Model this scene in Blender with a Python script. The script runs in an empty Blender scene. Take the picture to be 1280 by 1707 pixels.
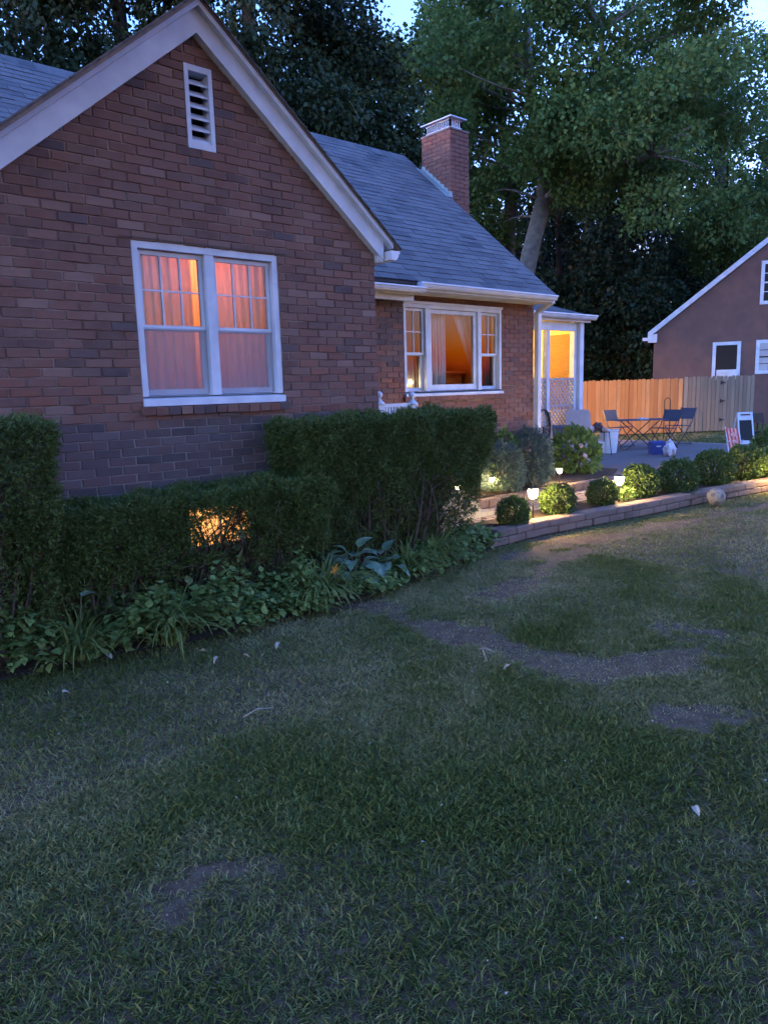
import bpy, math, random
import numpy as np
from mathutils import Vector, Matrix
random.seed(7)
RNG = np.random.default_rng(11)
SC = bpy.context.scene
COL = SC.collection

# ------------------------------------------------------------------ camera
# world frame: X along the street front of the house, Y into the house, Z up; camera above the origin
F_PX, IMG_W, IMG_H = 1225.0, 1280.0, 1707.0
PITCH, ROLL, YAW, CAM_H = math.radians(9.43), math.radians(-1.67), math.radians(48.9), 1.70
_fw = np.array([math.cos(YAW) * math.cos(PITCH), math.sin(YAW) * math.cos(PITCH), -math.sin(PITCH)])
_r = np.array([math.sin(YAW), -math.cos(YAW), 0.0])
_u = np.cross(_r, _fw)
_r2 = math.cos(ROLL) * _r + math.sin(ROLL) * _u
_u2 = -math.sin(ROLL) * _r + math.cos(ROLL) * _u
CAM = np.array([0.0, 0.0, CAM_H])
cd = bpy.data.cameras.new('camera')
cd.sensor_fit = 'VERTICAL'
cd.sensor_height = 24.0
cd.lens = 24.0 * F_PX / IMG_H
cd.clip_start, cd.clip_end = 0.05, 2000
cam = bpy.data.objects.new('camera', cd)
COL.objects.link(cam)
cam.matrix_world = Matrix(((_r2[0], _u2[0], -_fw[0], 0), (_r2[1], _u2[1], -_fw[1], 0),
                           (_r2[2], _u2[2], -_fw[2], CAM_H), (0, 0, 0, 1)))
SC.camera = cam


def ray(px):
    return _r2 * (px[0] - 640) / F_PX - _u2 * (px[1] - 853.5) / F_PX + _fw


def oY(px, Y):
    d = ray(px)
    return CAM + d * (Y / d[1])


def oX(px, X):
    d = ray(px)
    return CAM + d * (X / d[0])


def oZ(px, z):
    d = ray(px)
    return CAM + d * ((z - CAM_H) / d[2])


def oD(px, depth):
    return CAM + ray(px) * depth


# ------------------------------------------------------------------ world, sun, exposure (dusk)
W = bpy.data.worlds.new('World')
SC.world = W
W.use_nodes = True
wn = W.node_tree.nodes
bg = wn['Background']
sky = wn.new('ShaderNodeTexSky')
sky.sky_type = 'NISHITA'
sky.sun_disc = False
SUN_EL, SUN_AZ = math.radians(-0.8), math.radians(290)
sky.sun_elevation = SUN_EL
sky.sun_rotation = SUN_AZ
sky.altitude = 50
sky.ozone_density = 3.5
sky.dust_density = 0.3
W.node_tree.links.new(sky.outputs[0], bg.inputs[0])
bg.inputs[1].default_value = 0.15
sd = bpy.data.lights.new('sun', 'SUN')
sd.energy = 0.01
sd.angle = math.radians(60)
sd.color = (1.0, 0.9, 0.78)
sun = bpy.data.objects.new('sun', sd)
COL.objects.link(sun)
sun.rotation_euler = (math.radians(75), 0, math.radians(-110))
vs = SC.view_settings
vs.view_transform = 'Standard'
vs.look = 'None'
vs.gamma = 1.0
vs.exposure = 6.55
SC.cycles.use_denoising = True
SC.cycles.max_bounces = 8
SC.cycles.diffuse_bounces = 3
SC.cycles.glossy_bounces = 3
SC.cycles.transmission_bounces = 6
SC.cycles.transparent_max_bounces = 12
SC.cycles.sample_clamp_indirect = 4.0
SC.cycles.caustics_reflective = False
SC.cycles.caustics_refractive = False
LIGHT = 0.185                                # common factor for every lamp of the place
WARM = (1.0, 0.56, 0.2)


# ------------------------------------------------------------------ materials
def mat(name, col, rough=0.8, var=None, scale=8.0, detail=4.0, bump=0.0, bscale=60.0, spec=0.3,
        metal=0.0, rnd=None, island=False, trans=0.0, stretch=None, hue=0.0):
    """principled + noise colour variation; rnd = list of colours picked by object / island random"""
    m = bpy.data.materials.new(name)
    m.use_nodes = True
    nt = m.node_tree
    n, L = nt.nodes, nt.links
    b = n['Principled BSDF']
    b.inputs['Roughness'].default_value = rough
    b.inputs['Specular IOR Level'].default_value = spec
    b.inputs['Metallic'].default_value = metal
    geo = n.new('ShaderNodeNewGeometry')
    src = geo.outputs['Position']
    if stretch:
        mp = n.new('ShaderNodeMapping')
        mp.inputs['Scale'].default_value = stretch
        L.new(src, mp.inputs[0])
        src = mp.outputs[0]
    out = None
    if rnd:
        cr = n.new('ShaderNodeValToRGB')
        cr.color_ramp.interpolation = 'LINEAR'
        els = cr.color_ramp.elements
        while len(els) < len(rnd):
            els.new(0.5)
        for i, c in enumerate(rnd):
            els[i].position = i / (len(rnd) - 1)
            els[i].color = (*c, 1)
        oi = n.new('ShaderNodeObjectInfo')
        ad = n.new('ShaderNodeMath')
        ad.operation = 'ADD'
        L.new(oi.outputs['Random'], ad.inputs[0])
        if island:
            L.new(geo.outputs['Random Per Island'], ad.inputs[1])
        else:
            ad.inputs[1].default_value = 0
        fr = n.new('ShaderNodeMath')
        fr.operation = 'FRACT'
        L.new(ad.outputs[0], fr.inputs[0])
        L.new(fr.outputs[0], cr.inputs[0])
        out = cr.outputs[0]
    if var:
        nz = n.new('ShaderNodeTexNoise')
        nz.inputs['Scale'].default_value = scale
        nz.inputs['Detail'].default_value = detail
        L.new(src, nz.inputs[0])
        mr = n.new('ShaderNodeMapRange')
        mr.inputs[1].default_value, mr.inputs[2].default_value = 0.35, 0.65
        L.new(nz.outputs[0], mr.inputs[0])
        mx = n.new('ShaderNodeMix')
        mx.data_type = 'RGBA'
        L.new(mr.outputs[0], mx.inputs[0])
        if out is None:
            mx.inputs[6].default_value = (*col, 1)
        else:
            L.new(out, mx.inputs[6])
        mx.inputs[7].default_value = (*var, 1)
        out = mx.outputs[2]
        if rnd:
            md = n.new('ShaderNodeMath')
            md.operation = 'MULTIPLY'
            md.inputs[1].default_value = 0.55
            L.new(mr.outputs[0], md.inputs[0])
            L.new(md.outputs[0], mx.inputs[0])
    if out is None:
        b.inputs['Base Color'].default_value = (*col, 1)
    else:
        L.new(out, b.inputs['Base Color'])
    if bump:
        nb = n.new('ShaderNodeTexNoise')
        nb.inputs['Scale'].default_value = bscale
        nb.inputs['Detail'].default_value = 5
        L.new(src, nb.inputs[0])
        bp = n.new('ShaderNodeBump')
        bp.inputs['Strength'].default_value = bump
        bp.inputs['Distance'].default_value = 0.01
        L.new(nb.outputs[0], bp.inputs['Height'])
        L.new(bp.outputs[0], b.inputs['Normal'])
    if trans:
        tr = n.new('ShaderNodeBsdfTranslucent')
        if out is None:
            tr.inputs[0].default_value = (*col, 1)
        else:
            L.new(out, tr.inputs[0])
        ms = n.new('ShaderNodeMixShader')
        ms.inputs[0].default_value = trans
        L.new(b.outputs[0], ms.inputs[1])
        L.new(tr.outputs[0], ms.inputs[2])
        L.new(ms.outputs[0], n['Material Output'].inputs[0])
    return m


def emis(name, col, strength):
    m = bpy.data.materials.new(name)
    m.use_nodes = True
    b = m.node_tree.nodes['Principled BSDF']
    b.inputs['Base Color'].default_value = (*col, 1)
    b.inputs['Emission Color'].default_value = (*col, 1)
    b.inputs['Emission Strength'].default_value = strength
    return m


def glass(name, tint=(1, 1, 1), refl=1.0):
    m = bpy.data.materials.new(name)
    m.use_nodes = True
    nt = m.node_tree
    n, L = nt.nodes, nt.links
    t = n.new('ShaderNodeBsdfTransparent')
    t.inputs[0].default_value = (*tint, 1)
    g = n.new('ShaderNodeBsdfGlossy')
    g.inputs['Roughness'].default_value = 0.02
    fr = n.new('ShaderNodeFresnel')
    fr.inputs[0].default_value = 1.5
    mu = n.new('ShaderNodeMath')
    mu.operation = 'MULTIPLY'
    mu.inputs[1].default_value = refl
    L.new(fr.outputs[0], mu.inputs[0])
    ms = n.new('ShaderNodeMixShader')
    L.new(mu.outputs[0], ms.inputs[0])
    L.new(t.outputs[0], ms.inputs[1])
    L.new(g.outputs[0], ms.inputs[2])
    L.new(ms.outputs[0], n['Material Output'].inputs[0])
    return m


M = {}
M['brick'] = mat('brick', (0.156, 0.078, 0.062), .85, var=(0.172, 0.105, 0.086), scale=7, detail=8, bump=.5, bscale=90, island=True,
                 rnd=[(0.094, 0.053, 0.048), (0.148, 0.070, 0.055), (0.172, 0.086, 0.066), (0.109, 0.061, 0.053), (0.164, 0.076, 0.058), (0.133, 0.066, 0.053), (0.218, 0.136, 0.113), (0.078, 0.047, 0.045), (0.148, 0.076, 0.062)])
M['brick_red'] = mat('brick_red', (0.187, 0.070, 0.047), .85, var=(0.156, 0.086, 0.070), scale=9, bump=.5, bscale=90, island=True,
                     rnd=[(0.140, 0.058, 0.041), (0.176, 0.070, 0.048), (0.117, 0.051, 0.041), (0.203, 0.090, 0.062), (0.156, 0.064, 0.047)])
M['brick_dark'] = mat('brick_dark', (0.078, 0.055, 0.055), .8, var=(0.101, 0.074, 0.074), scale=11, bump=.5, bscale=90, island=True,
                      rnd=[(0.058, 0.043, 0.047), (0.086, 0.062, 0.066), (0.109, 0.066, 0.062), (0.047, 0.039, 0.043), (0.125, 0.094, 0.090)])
M['mortar'] = mat('mortar', (0.265, 0.203, 0.183), .95, var=(0.117, 0.078, 0.070), scale=4.0, bump=.6, bscale=120)
M['mortar_pale'] = mat('mortar_pale', (0.234, 0.203, 0.195), .95, var=(0.172, 0.140, 0.133), scale=5, bump=.6, bscale=120)
M['white'] = mat('white_paint', (.53, .59, .68), .55, var=(.43, .48, .57), scale=5, bump=.12, bscale=40)  # blue of the dusk sky light is mixed into the trim colour
M['white_metal'] = mat('white_metal', (.54, .59, .67), .4, var=(.43, .47, .55), scale=3, spec=.5)  # same sky blue put into the white metal colour
M['dirty_white'] = mat('dirty_white', (.58, .57, .56), .6, var=(.42, .41, .40), scale=4, bump=.1)
M['shingle'] = mat('shingle', (.1, .1, .11), .92, var=(.14, .142, .155), scale=2.2, bump=.8, bscale=300, island=True,
                   rnd=[(.075, .08, .092), (.115, .12, .13), (.058, .062, .075), (.135, .138, .148), (.092, .097, .11)])
M['roof_under'] = mat('roof_underlay', (.06, .06, .065), .95, var=(.08, .08, .085))
M['roof_edge'] = mat('roof_edge', (.20, .15, .12), .9, var=(.13, .11, .10), scale=14)
M['wood_dark'] = mat('dark_timber', (.05, .035, .025), .8, var=(.08, .055, .04))
M['soil'] = mat('soil', (.045, .032, .024), 1, var=(.075, .055, .04), scale=12, bump=1, bscale=60)
M['flash'] = mat('flashing', (.28, .33, .34), .5, var=(.20, .26, .27), scale=20, metal=.3)
M['glass'] = glass('window_glass', (.93, .95, .95), 1.5)
M['screen'] = bpy.data.materials.new('insect_screen')
M['screen'].use_nodes = True
_n, _l = M['screen'].node_tree.nodes, M['screen'].node_tree.links
_t, _m = _n.new('ShaderNodeBsdfTransparent'), _n.new('ShaderNodeMixShader')
_n['Principled BSDF'].inputs['Base Color'].default_value = (.34, .33, .36, 1)
_n['Principled BSDF'].inputs['Roughness'].default_value = .7
_m.inputs[0].default_value = .42
_l.new(_t.outputs[0], _m.inputs[1])
_l.new(_n['Principled BSDF'].outputs[0], _m.inputs[2])
_l.new(_m.outputs[0], _n['Material Output'].inputs[0])
M['glass_dark'] = glass('dark_window_glass', (.75, .78, .8), 1.3)
M['black'] = mat('black_metal', (.012, .012, .013), .5)
M['iron'] = mat('dark_iron', (.03, .025, .022), .6, var=(.05, .035, .025))

# ------------------------------------------------------------------ mesh helpers
class MB:
    def __init__(s):
        s.v, s.f = [], []

    def poly(s, pts):
        i = len(s.v)
        s.v += [tuple(map(float, p)) for p in pts]
        s.f.append(tuple(range(i, i + len(pts))))
        return s

    def hexa(s, p):                     # 8 points: bottom ring 0-3, top ring 4-7
        i = len(s.v)
        s.v += [tuple(map(float, q)) for q in p]
        for a in ((3, 2, 1, 0), (4, 5, 6, 7), (0, 1, 5, 4), (1, 2, 6, 5), (2, 3, 7, 6), (3, 0, 4, 7)):
            s.f.append(tuple(i + k for k in a))
        return s

    def box(s, lo, hi):
        x0, y0, z0 = lo
        x1, y1, z1 = hi
        return s.hexa([(x0, y0, z0), (x1, y0, z0), (x1, y1, z0), (x0, y1, z0),
                       (x0, y0, z1), (x1, y0, z1), (x1, y1, z1), (x0, y1, z1)])

    def bar(s, p, q, w, h, up=(0, 0, 1)):
        p, q, up = Vector(p), Vector(q), Vector(up)
        d = (q - p).normalized()
        a = d.cross(up)
        if a.length < 1e-4:
            a = d.cross(Vector((0, 1, 0)))
        a.normalize()
        b = a.cross(d).normalized()
        a, b = a * w / 2, b * h / 2
        return s.hexa([p - a - b, p + a - b, p + a + b, p - a + b, q - a - b, q + a - b, q + a + b, q - a + b])

    def prism(s, poly, off):            # planar polygon extruded by vector off
        n = len(poly)
        i = len(s.v)
        off = Vector(off)
        s.v += [tuple(map(float, p)) for p in poly] + [tuple(Vector(p) + off) for p in poly]
        s.f.append(tuple(range(i + n - 1, i - 1, -1)))
        s.f.append(tuple(range(i + n, i + 2 * n)))
        for k in range(n):
            k2 = (k + 1) % n
            s.f.append((i + k, i + k2, i + n + k2, i + n + k))
        return s

    def tube(s, pts, rads, n=8, cap=True):
        pts = [Vector(p) for p in pts]
        if not hasattr(rads, '__len__'):
            rads = [rads] * len(pts)
        i0 = len(s.v)
        ref = Vector((0.13, 0.31, 0.94)).normalized()
        for k, p in enumerate(pts):
            d = (pts[min(k + 1, len(pts) - 1)] - pts[max(k - 1, 0)]).normalized()
            a = d.cross(ref)
            if a.length < .05:
                a = d.cross(Vector((1, 0, 0)))
            a.normalize()
            b = d.cross(a)
            for j in range(n):
                t = 2 * math.pi * j / n
                s.v.append(tuple(p + (a * math.cos(t) + b * math.sin(t)) * rads[k]))
        for k in range(len(pts) - 1):
            for j in range(n):
                a0, a1 = i0 + k * n + j, i0 + k * n + (j + 1) % n
                s.f.append((a0, a1, a1 + n, a0 + n))
        if cap:
            s.f.append(tuple(i0 + j for j in range(n - 1, -1, -1)))
            e = i0 + (len(pts) - 1) * n
            s.f.append(tuple(e + j for j in range(n)))
        return s

    def lathe(s, prof, c=(0, 0, 0), n=16):   # prof: (r, z)
        i0 = len(s.v)
        for r, z in prof:
            for j in range(n):
                t = 2 * math.pi * j / n
                s.v.append((c[0] + r * math.cos(t), c[1] + r * math.sin(t), c[2] + z))
        for k in range(len(prof) - 1):
            for j in range(n):
                a0, a1 = i0 + k * n + j, i0 + k * n + (j + 1) % n
                s.f.append((a0, a1, a1 + n, a0 + n))
        s.f.append(tuple(i0 + j for j in range(n - 1, -1, -1)))
        e = i0 + (len(prof) - 1) * n
        s.f.append(tuple(e + j for j in range(n)))
        return s

    def mesh(s, name, smooth=False):
        me = bpy.data.meshes.new(name)
        me.from_pydata(s.v, [], s.f)
        if smooth:
            me.polygons.foreach_set('use_smooth', [True] * len(me.polygons))
        me.update()
        return me

    def build(s, name, m, parent=None, smooth=False):
        return link(name, s.mesh(name, smooth), m, parent)


def link(name, me, m, parent=None, loc=None):
    if m is not None and len(me.materials) == 0:
        me.materials.append(M[m] if isinstance(m, str) else m)
    o = bpy.data.objects.new(name, me)
    COL.objects.link(o)
    if loc is not None:
        o.location = loc
    if parent is not None:
        o.parent = parent
        if parent.parent is None:
            o.matrix_parent_inverse = Matrix.Translation(-Vector(parent.location))
    return o


def thing(name, label, cat, loc=(0, 0, 0), group=None):
    o = bpy.data.objects.new(name, None)
    COL.objects.link(o)
    o.location = loc
    o.empty_display_size = .2
    return tag(o, label, cat, group)


def tag(o, label, cat, group=None, kind=None):
    o['label'] = label
    if cat:
        o['category'] = cat
    if group:
        o['group'] = group
    if kind:
        o['kind'] = kind
    return o


def struct(o, label=None):
    o['kind'] = 'structure'
    if label:
        o['label'] = label
    return o


def dup(root, loc, rz=0.0, sc=1.0, label=None):
    r = root.copy()
    COL.objects.link(r)
    r.location = loc
    r.rotation_euler = (0, 0, rz)
    r.scale = (sc,) * 3 if not hasattr(sc, '__len__') else sc
    if label:
        r['label'] = label
    for ch in list(root.children):
        c = ch.copy()
        COL.objects.link(c)
        c.parent = r
        for g in list(ch.children):
            e = g.copy()
            COL.objects.link(e)
            e.parent = c
    return r


def np_mesh(name, verts, nper):
    """verts (N*nper,3): N separate polygons of nper corners"""
    verts = np.ascontiguousarray(verts, dtype=np.float32).reshape(-1, 3)
    nv = len(verts)
    nf = nv // nper
    me = bpy.data.meshes.new(name)
    me.vertices.add(nv)
    me.vertices.foreach_set('co', verts.ravel())
    me.loops.add(nv)
    me.loops.foreach_set('vertex_index', np.arange(nv, dtype=np.int32))
    me.polygons.add(nf)
    me.polygons.foreach_set('loop_start', np.arange(0, nv, nper, dtype=np.int32))
    me.update(calc_edges=True)
    return me


def unit(a):
    return a / np.maximum(np.linalg.norm(a, axis=-1, keepdims=True), 1e-9)


def leaf_mesh(name, P, D, L, Wd, fold=.15, droop=0.0):
    """N leaves: base P, axis D, length L, width Wd -> rhombic quads, slightly folded"""
    n = len(P)
    D = unit(D)
    Rv = unit(RNG.normal(size=(n, 3)))
    S = unit(np.cross(D, Rv))
    N = np.cross(S, D)
    L = np.broadcast_to(np.asarray(L, float), (n,))[:, None]
    Wd = np.broadcast_to(np.asarray(Wd, float), (n,))[:, None]
    tip = P + D * L
    tip[:, 2] -= droop * L[:, 0]
    mid = P + D * L * .45
    v = np.stack([P, mid + S * Wd / 2 + N * fold * Wd, tip, mid - S * Wd / 2 + N * fold * Wd], 1)
    return np_mesh(name, v.reshape(-1, 3), 4)


def needle_mesh(name, P, D, L, Wd, k=6, spread=.6):
    """sprigs: each twig point carries k narrow needles fanning about D"""
    n = len(P)
    Pk = np.repeat(P, k, 0)
    Dk = np.repeat(unit(D), k, 0)
    Lk = np.repeat(np.broadcast_to(np.asarray(L, float), (n,)), k)
    t = np.tile(np.linspace(0, .7, k), n)
    Pk = Pk + Dk * (t * Lk)[:, None]
    Dk = unit(Dk + RNG.normal(size=Dk.shape) * spread)
    return leaf_mesh(name, Pk, Dk, Lk * RNG.uniform(.5, .9, n * k), Wd, .05)


def foliage_mat(name, cols, trans=.25, rough=.6, var=None, scale=1.2):
    return mat(name, cols[0], rough, rnd=cols, island=True, trans=trans, spec=.25, var=var, scale=scale)


def fbm(x, y, s, seed=0.0):
    """cheap smooth 2D noise in 0..1"""
    v = np.zeros_like(x)
    a = 1.0
    tot = 0
    for k in range(4):
        f = s * 1.9 ** k
        v += a * (np.sin(x * f + 1.7 * np.sin(y * f * .8 + seed + k) + seed * 2.1) * np.sin(y * f * 1.1 + 1.3 * np.sin(x * f * .7 - seed + 2 * k) + k))
        tot += a
        a *= .6
    return np.clip(.5 + v / tot * .9, 0, 1)


# ================================================================== GROUND
ground = MB()
GZ = 0.0
g = ground.poly([(-120, -120, -.03), (200, -120, -.03), (200, 200, -.03), (-120, 200, -.03)])
M['ground'] = mat('lawn_soil', (.060, .036, .022), 1, var=(.105, .068, .044), scale=14, detail=10, bump=1, bscale=70)
struct(g.build('ground', 'ground'), 'brown earth under the mown grass')

BED_EDGE = [(-1.5, 5.05), (.3, 4.95), (1.03, 4.86), (1.56, 4.82), (2.24, 4.66), (2.68, 4.64), (3.21, 4.62), (3.81, 4.62), (4.49, 4.74), (5.2, 4.9), (6.1, 5.08)]


def bed_y(x):
    return np.interp(x, [p[0] for p in BED_EDGE], [p[1] for p in BED_EDGE])


b = MB()
pts = [(x, y, -.012) for x, y in BED_EDGE] + [(6.1, 5.6, -.012), (6.1, 7.2, -.012), (-1.5, 7.2, -.012)]
b.poly(pts)
struct(b.build('planting_bed', 'soil'), 'dark soil of the planting bed before the house')

# bare streaks in the lawn: world polylines
def wl(*pxs):
    return [oZ(p, 0)[:2] for p in pxs]


BARE = [(wl((590, 1005), (700, 1028), (800, 1060), (900, 1092), (1010, 1105), (1120, 1090), (1210, 1055)), .17),
        (wl((660, 1020), (760, 1048), (860, 1070)), .14),
        (wl((1130, 1185), (1180, 1178)), .10), (wl((1150, 1045), (1215, 1050)), .13),
        (wl((250, 1535), (330, 1440), (380, 1430)), .07), (wl((830, 985), (990, 900), (1130, 868)), .10),
        (wl((900, 895), (1070, 905)), .08), (wl((850, 925), (990, 893), (1170, 860), (1290, 838)), .12)]


def bare_mask(x, y):
    m = np.zeros_like(x)
    wob = (fbm(x, y, 3.1, 2.0) - .5) * .30 + (fbm(x, y, 14.0, 6.0) - .5) * .16
    for pl, w in BARE:
        for (a, b_) in zip(pl[:-1], pl[1:]):
            ab = b_ - a
            t = np.clip(((x - a[0]) * ab[0] + (y - a[1]) * ab[1]) / (ab @ ab), 0, 1)
            d = np.hypot(x - a[0] - t * ab[0], y - a[1] - t * ab[1])
            m = np.maximum(m, np.clip(1.4 - (d + wob) / w, 0, 1))
    return m


def tint_mesh(me, vals):
    at = me.attributes.new('dry', 'FLOAT', 'POINT')
    at.data.foreach_set('value', vals.astype(np.float32))


def grass_material():
    m = bpy.data.materials.new('grass_blades')
    m.use_nodes = True
    nt = m.node_tree
    n, L = nt.nodes, nt.links
    bs = n['Principled BSDF']
    bs.inputs['Roughness'].default_value = .65
    bs.inputs['Specular IOR Level'].default_value = .2
    at = n.new('ShaderNodeAttribute')
    at.attribute_name = 'dry'
    geo = n.new('ShaderNodeNewGeometry')
    ad = n.new('ShaderNodeMath')
    ad.operation = 'MULTIPLY_ADD'
    ad.inputs[1].default_value = .45
    L.new(geo.outputs['Random Per Island'], ad.inputs[0])
    L.new(at.outputs['Fac'], ad.inputs[2])
    sb = n.new('ShaderNodeMath')
    sb.operation = 'SUBTRACT'
    sb.inputs[1].default_value = .22
    L.new(ad.outputs[0], sb.inputs[0])
    cr = n.new('ShaderNodeValToRGB')
    el = cr.color_ramp.elements
    el[0].position, el[0].color = 0.0, (.110, .145, .034, 1)
    el[1].position, el[1].color = 1.0, (.42, .36, .19, 1)
    e = el.new(.35)
    e.color = (.165, .185, .055, 1)
    e = el.new(.65)
    e.color = (.26, .25, .105, 1)
    L.new(sb.outputs[0], cr.inputs[0])
    L.new(cr.outputs[0], bs.inputs['Base Color'])
    tr = n.new('ShaderNodeBsdfTranslucent')
    L.new(cr.outputs[0], tr.inputs[0])
    ms = n.new('ShaderNodeMixShader')
    ms.inputs[0].default_value = .25
    L.new(bs.outputs[0], ms.inputs[1])
    L.new(tr.outputs[0], ms.inputs[2])
    L.new(ms.outputs[0], n['Material Output'].inputs[0])
    return m


M['grass'] = grass_material()
WALL_LINE = [(6.0, 5.10), (6.86, 5.11), (7.87, 4.99), (9.08, 4.86), (10.12, 4.80), (11.88, 4.58), (16.0, 4.1), (26, 3.2)]


def wall_y(x):
    return np.interp(x, [p[0] for p in WALL_LINE], [p[1] for p in WALL_LINE])


def grass_patch(n, region, h, w, seed, keep=None):
    r = np.random.default_rng(seed)
    x = r.uniform(region[0], region[1], n)
    y = r.uniform(region[2], region[3], n)
    # in view of the camera or a step to its side
    dx = x * _r[0] + y * _r[1]
    dz = x * math.cos(YAW) + y * math.sin(YAW)
    ok = (np.abs(dx) < .60 * dz + 1.6) & (dz > .4)
    if keep is not None:
        ok &= keep(x, y)
    bm = bare_mask(x, y)
    thin = fbm(x, y, .9, 5.0)
    ok &= r.uniform(size=n) > bm * .86
    ok &= r.uniform(size=n) < .75 + .4 * thin
    x, y, bm = x[ok], y[ok], bm[ok]
    n = len(x)
    dry = fbm(x, y, .75, 1.0) * .34 + fbm(x, y, 2.7, 3.0) * .38 + fbm(x, y, 9.0, 4.0) * .22 + bm * .3 - .06
    # greener lush patch beside the camera, straw patches further out
    for pxc, rad, amt in (((900, 1420), 1.0, -.14), ((620, 1170), .45, .28), ((360, 1130), .5, .16), ((890, 1055), .18, -.45), ((760, 1300), .7, -.15),
                          ((330, 1430), .35, .22), ((900, 960), .7, .18), ((1150, 900), 1.6, .16), ((1000, 1600), .5, -.2)):
        c = oZ(pxc, 0)
        dry += amt * np.exp(-((x - c[0]) ** 2 + (y - c[1]) ** 2) / rad ** 2)
    lush = np.clip(.55 - dry, 0, 1)
    hh = h * r.uniform(.45, 1.15, n) * (.85 + lush * .5) * (1 - .4 * bm)
    a = r.uniform(0, 2 * math.pi, n)
    lean = r.uniform(.3, 1.9, n)
    D = np.stack([np.cos(a) * lean, np.sin(a) * lean, np.ones(n)], 1)
    D = unit(D)
    sa = a + math.pi / 2 + r.uniform(-.6, .6, n)
    S = np.stack([np.cos(sa), np.sin(sa), np.zeros(n)], 1) * (w * r.uniform(.6, 1.3, n))[:, None]
    P = np.stack([x, y, np.full(n, -.035)], 1)
    mid = P + D * (hh * .6)[:, None]
    D2 = D.copy()
    D2[:, 2] *= .35
    tip = mid + unit(D2) * (hh * .5)[:, None]
    V = np.stack([P - S, P + S, mid + S * .8, tip, mid - S * .8], 1)
    me = np_mesh('lawn_grass', V.reshape(-1, 3), 5)
    tint_mesh(me, np.repeat(np.clip(dry + r.normal(0, .07, n), 0, 1), 5))
    return me


def lawn_keep(x, y):
    k = np.where(x < 6.0, y < bed_y(x) + .06, y < wall_y(x) - .03)
    return k


meshes = [grass_patch(420000, (-2.2, 4.6, -1.2, 3.2), .046, .0019, 1, lawn_keep),
          grass_patch(330000, (-2.5, 6.5, 1.5, 5.2), .042, .0024, 2, lambda x, y: lawn_keep(x, y) & (np.hypot(x, y) > 2.6)),
          grass_patch(330000, (2.5, 14, -4.5, 5.2), .044, .0038, 3, lambda x, y: lawn_keep(x, y) & (np.hypot(x, y) > 4.2)),
          grass_patch(60000, (11, 26, -8, 5.0), .06, .008, 4, lambda x, y: lawn_keep(x, y) & (np.hypot(x, y) > 12)),
          grass_patch(45000, (18.9, 30, 4.5, 16), .09, .010, 5, None)]
for i, me in enumerate(meshes):
    o = link('lawn_grass', me, 'grass')
    tag(o, ['short mown grass of the lawn at its shady end', 'short mown grass of the lawn beside the planting bed', 'worn mown grass of the lawn along the stone wall',
            'mown grass of the lawn at the far end of the stone wall', 'rough grass between the patio and the board fence'][i], 'grass', kind='stuff')

# ================================================================== HOUSE
house = thing('brick_house', 'brick house with white trimmed gable, slate grey shingle roof and orange lit window', 'house', (4, 8, 0))
GY = 5.6          # gable front plane
RY = 7.15         # recessed front plane
RX1 = 9.38        # right corner of the house
AP = oY((328, 54), 5.52)
RR = oY((629, 421), 5.52)
SL = (AP[2] - RR[2]) / (RR[0] - AP[0])
AX, AZ = float(AP[0]), float(AP[2])
GX0, GX1 = 2 * AX - 4.85, 4.85


def rake_z(x):
    return AZ - SL * abs(x - AX)


wTL, wBR = oY((218.4, 396.8), GY), oY((474.4, 669.5), GY)
WX0, WX1, WZ0, WZ1 = 2.43, 3.735, 1.625, 2.885
vX0, vX1, vZ0, vZ1 = 2.96, 3.20, 3.62, 4.235
bX0, bX1, bZ0, bZ1 = 2.72, 3.36, .40, .80
G_HOLES = [(WX0, WX1, WZ0, WZ1), (vX0, vX1, vZ0, vZ1), (bX0, bX1, bZ0, bZ1)]
RWX0, RWX1, RWZ0, RWZ1 = 6.655, 8.60, 1.60, 2.80
R_HOLES = [(RWX0, RWX1, RWZ0, RWZ1)]


def wall_cells(mb, x0, x1, z0, top, holes, y0, y1, extra=()):
    xs = sorted(set([x0, x1] + [h for H in holes for h in H[:2]] + list(extra)))
    for xa, xb in zip(xs[:-1], xs[1:]):
        hs = sorted([(H[2], H[3]) for H in holes if H[0] <= xa + 1e-6 and H[1] >= xb - 1e-6])
        za = z0
        for h0, h1 in hs:
            if h0 > za:
                mb.box((xa, y0, za), (xb, y1, h0))
            za = h1
        ta, tb = top(xa + 1e-6), top(xb - 1e-6)
        mb.hexa([(xa, y0, za), (xb, y0, za), (xb, y1, za), (xa, y1, za), (xa, y0, ta), (xb, y0, tb), (xb, y1, tb), (xa, y1, ta)])


wall_g = MB()
wall_cells(wall_g, GX0, GX1, -.1, lambda x: rake_z(x) + .02, G_HOLES, GY, GY + .22, (AX,))
wall_gable = wall_g.build('gable_wall', 'mortar', house)
wall_r = MB()
wall_cells(wall_r, GX1, RX1, -.1, lambda x: 2.98, R_HOLES, RY, RY + .22)
wall_recess = wall_r.build('recessed_wall', 'mortar', house)
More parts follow.
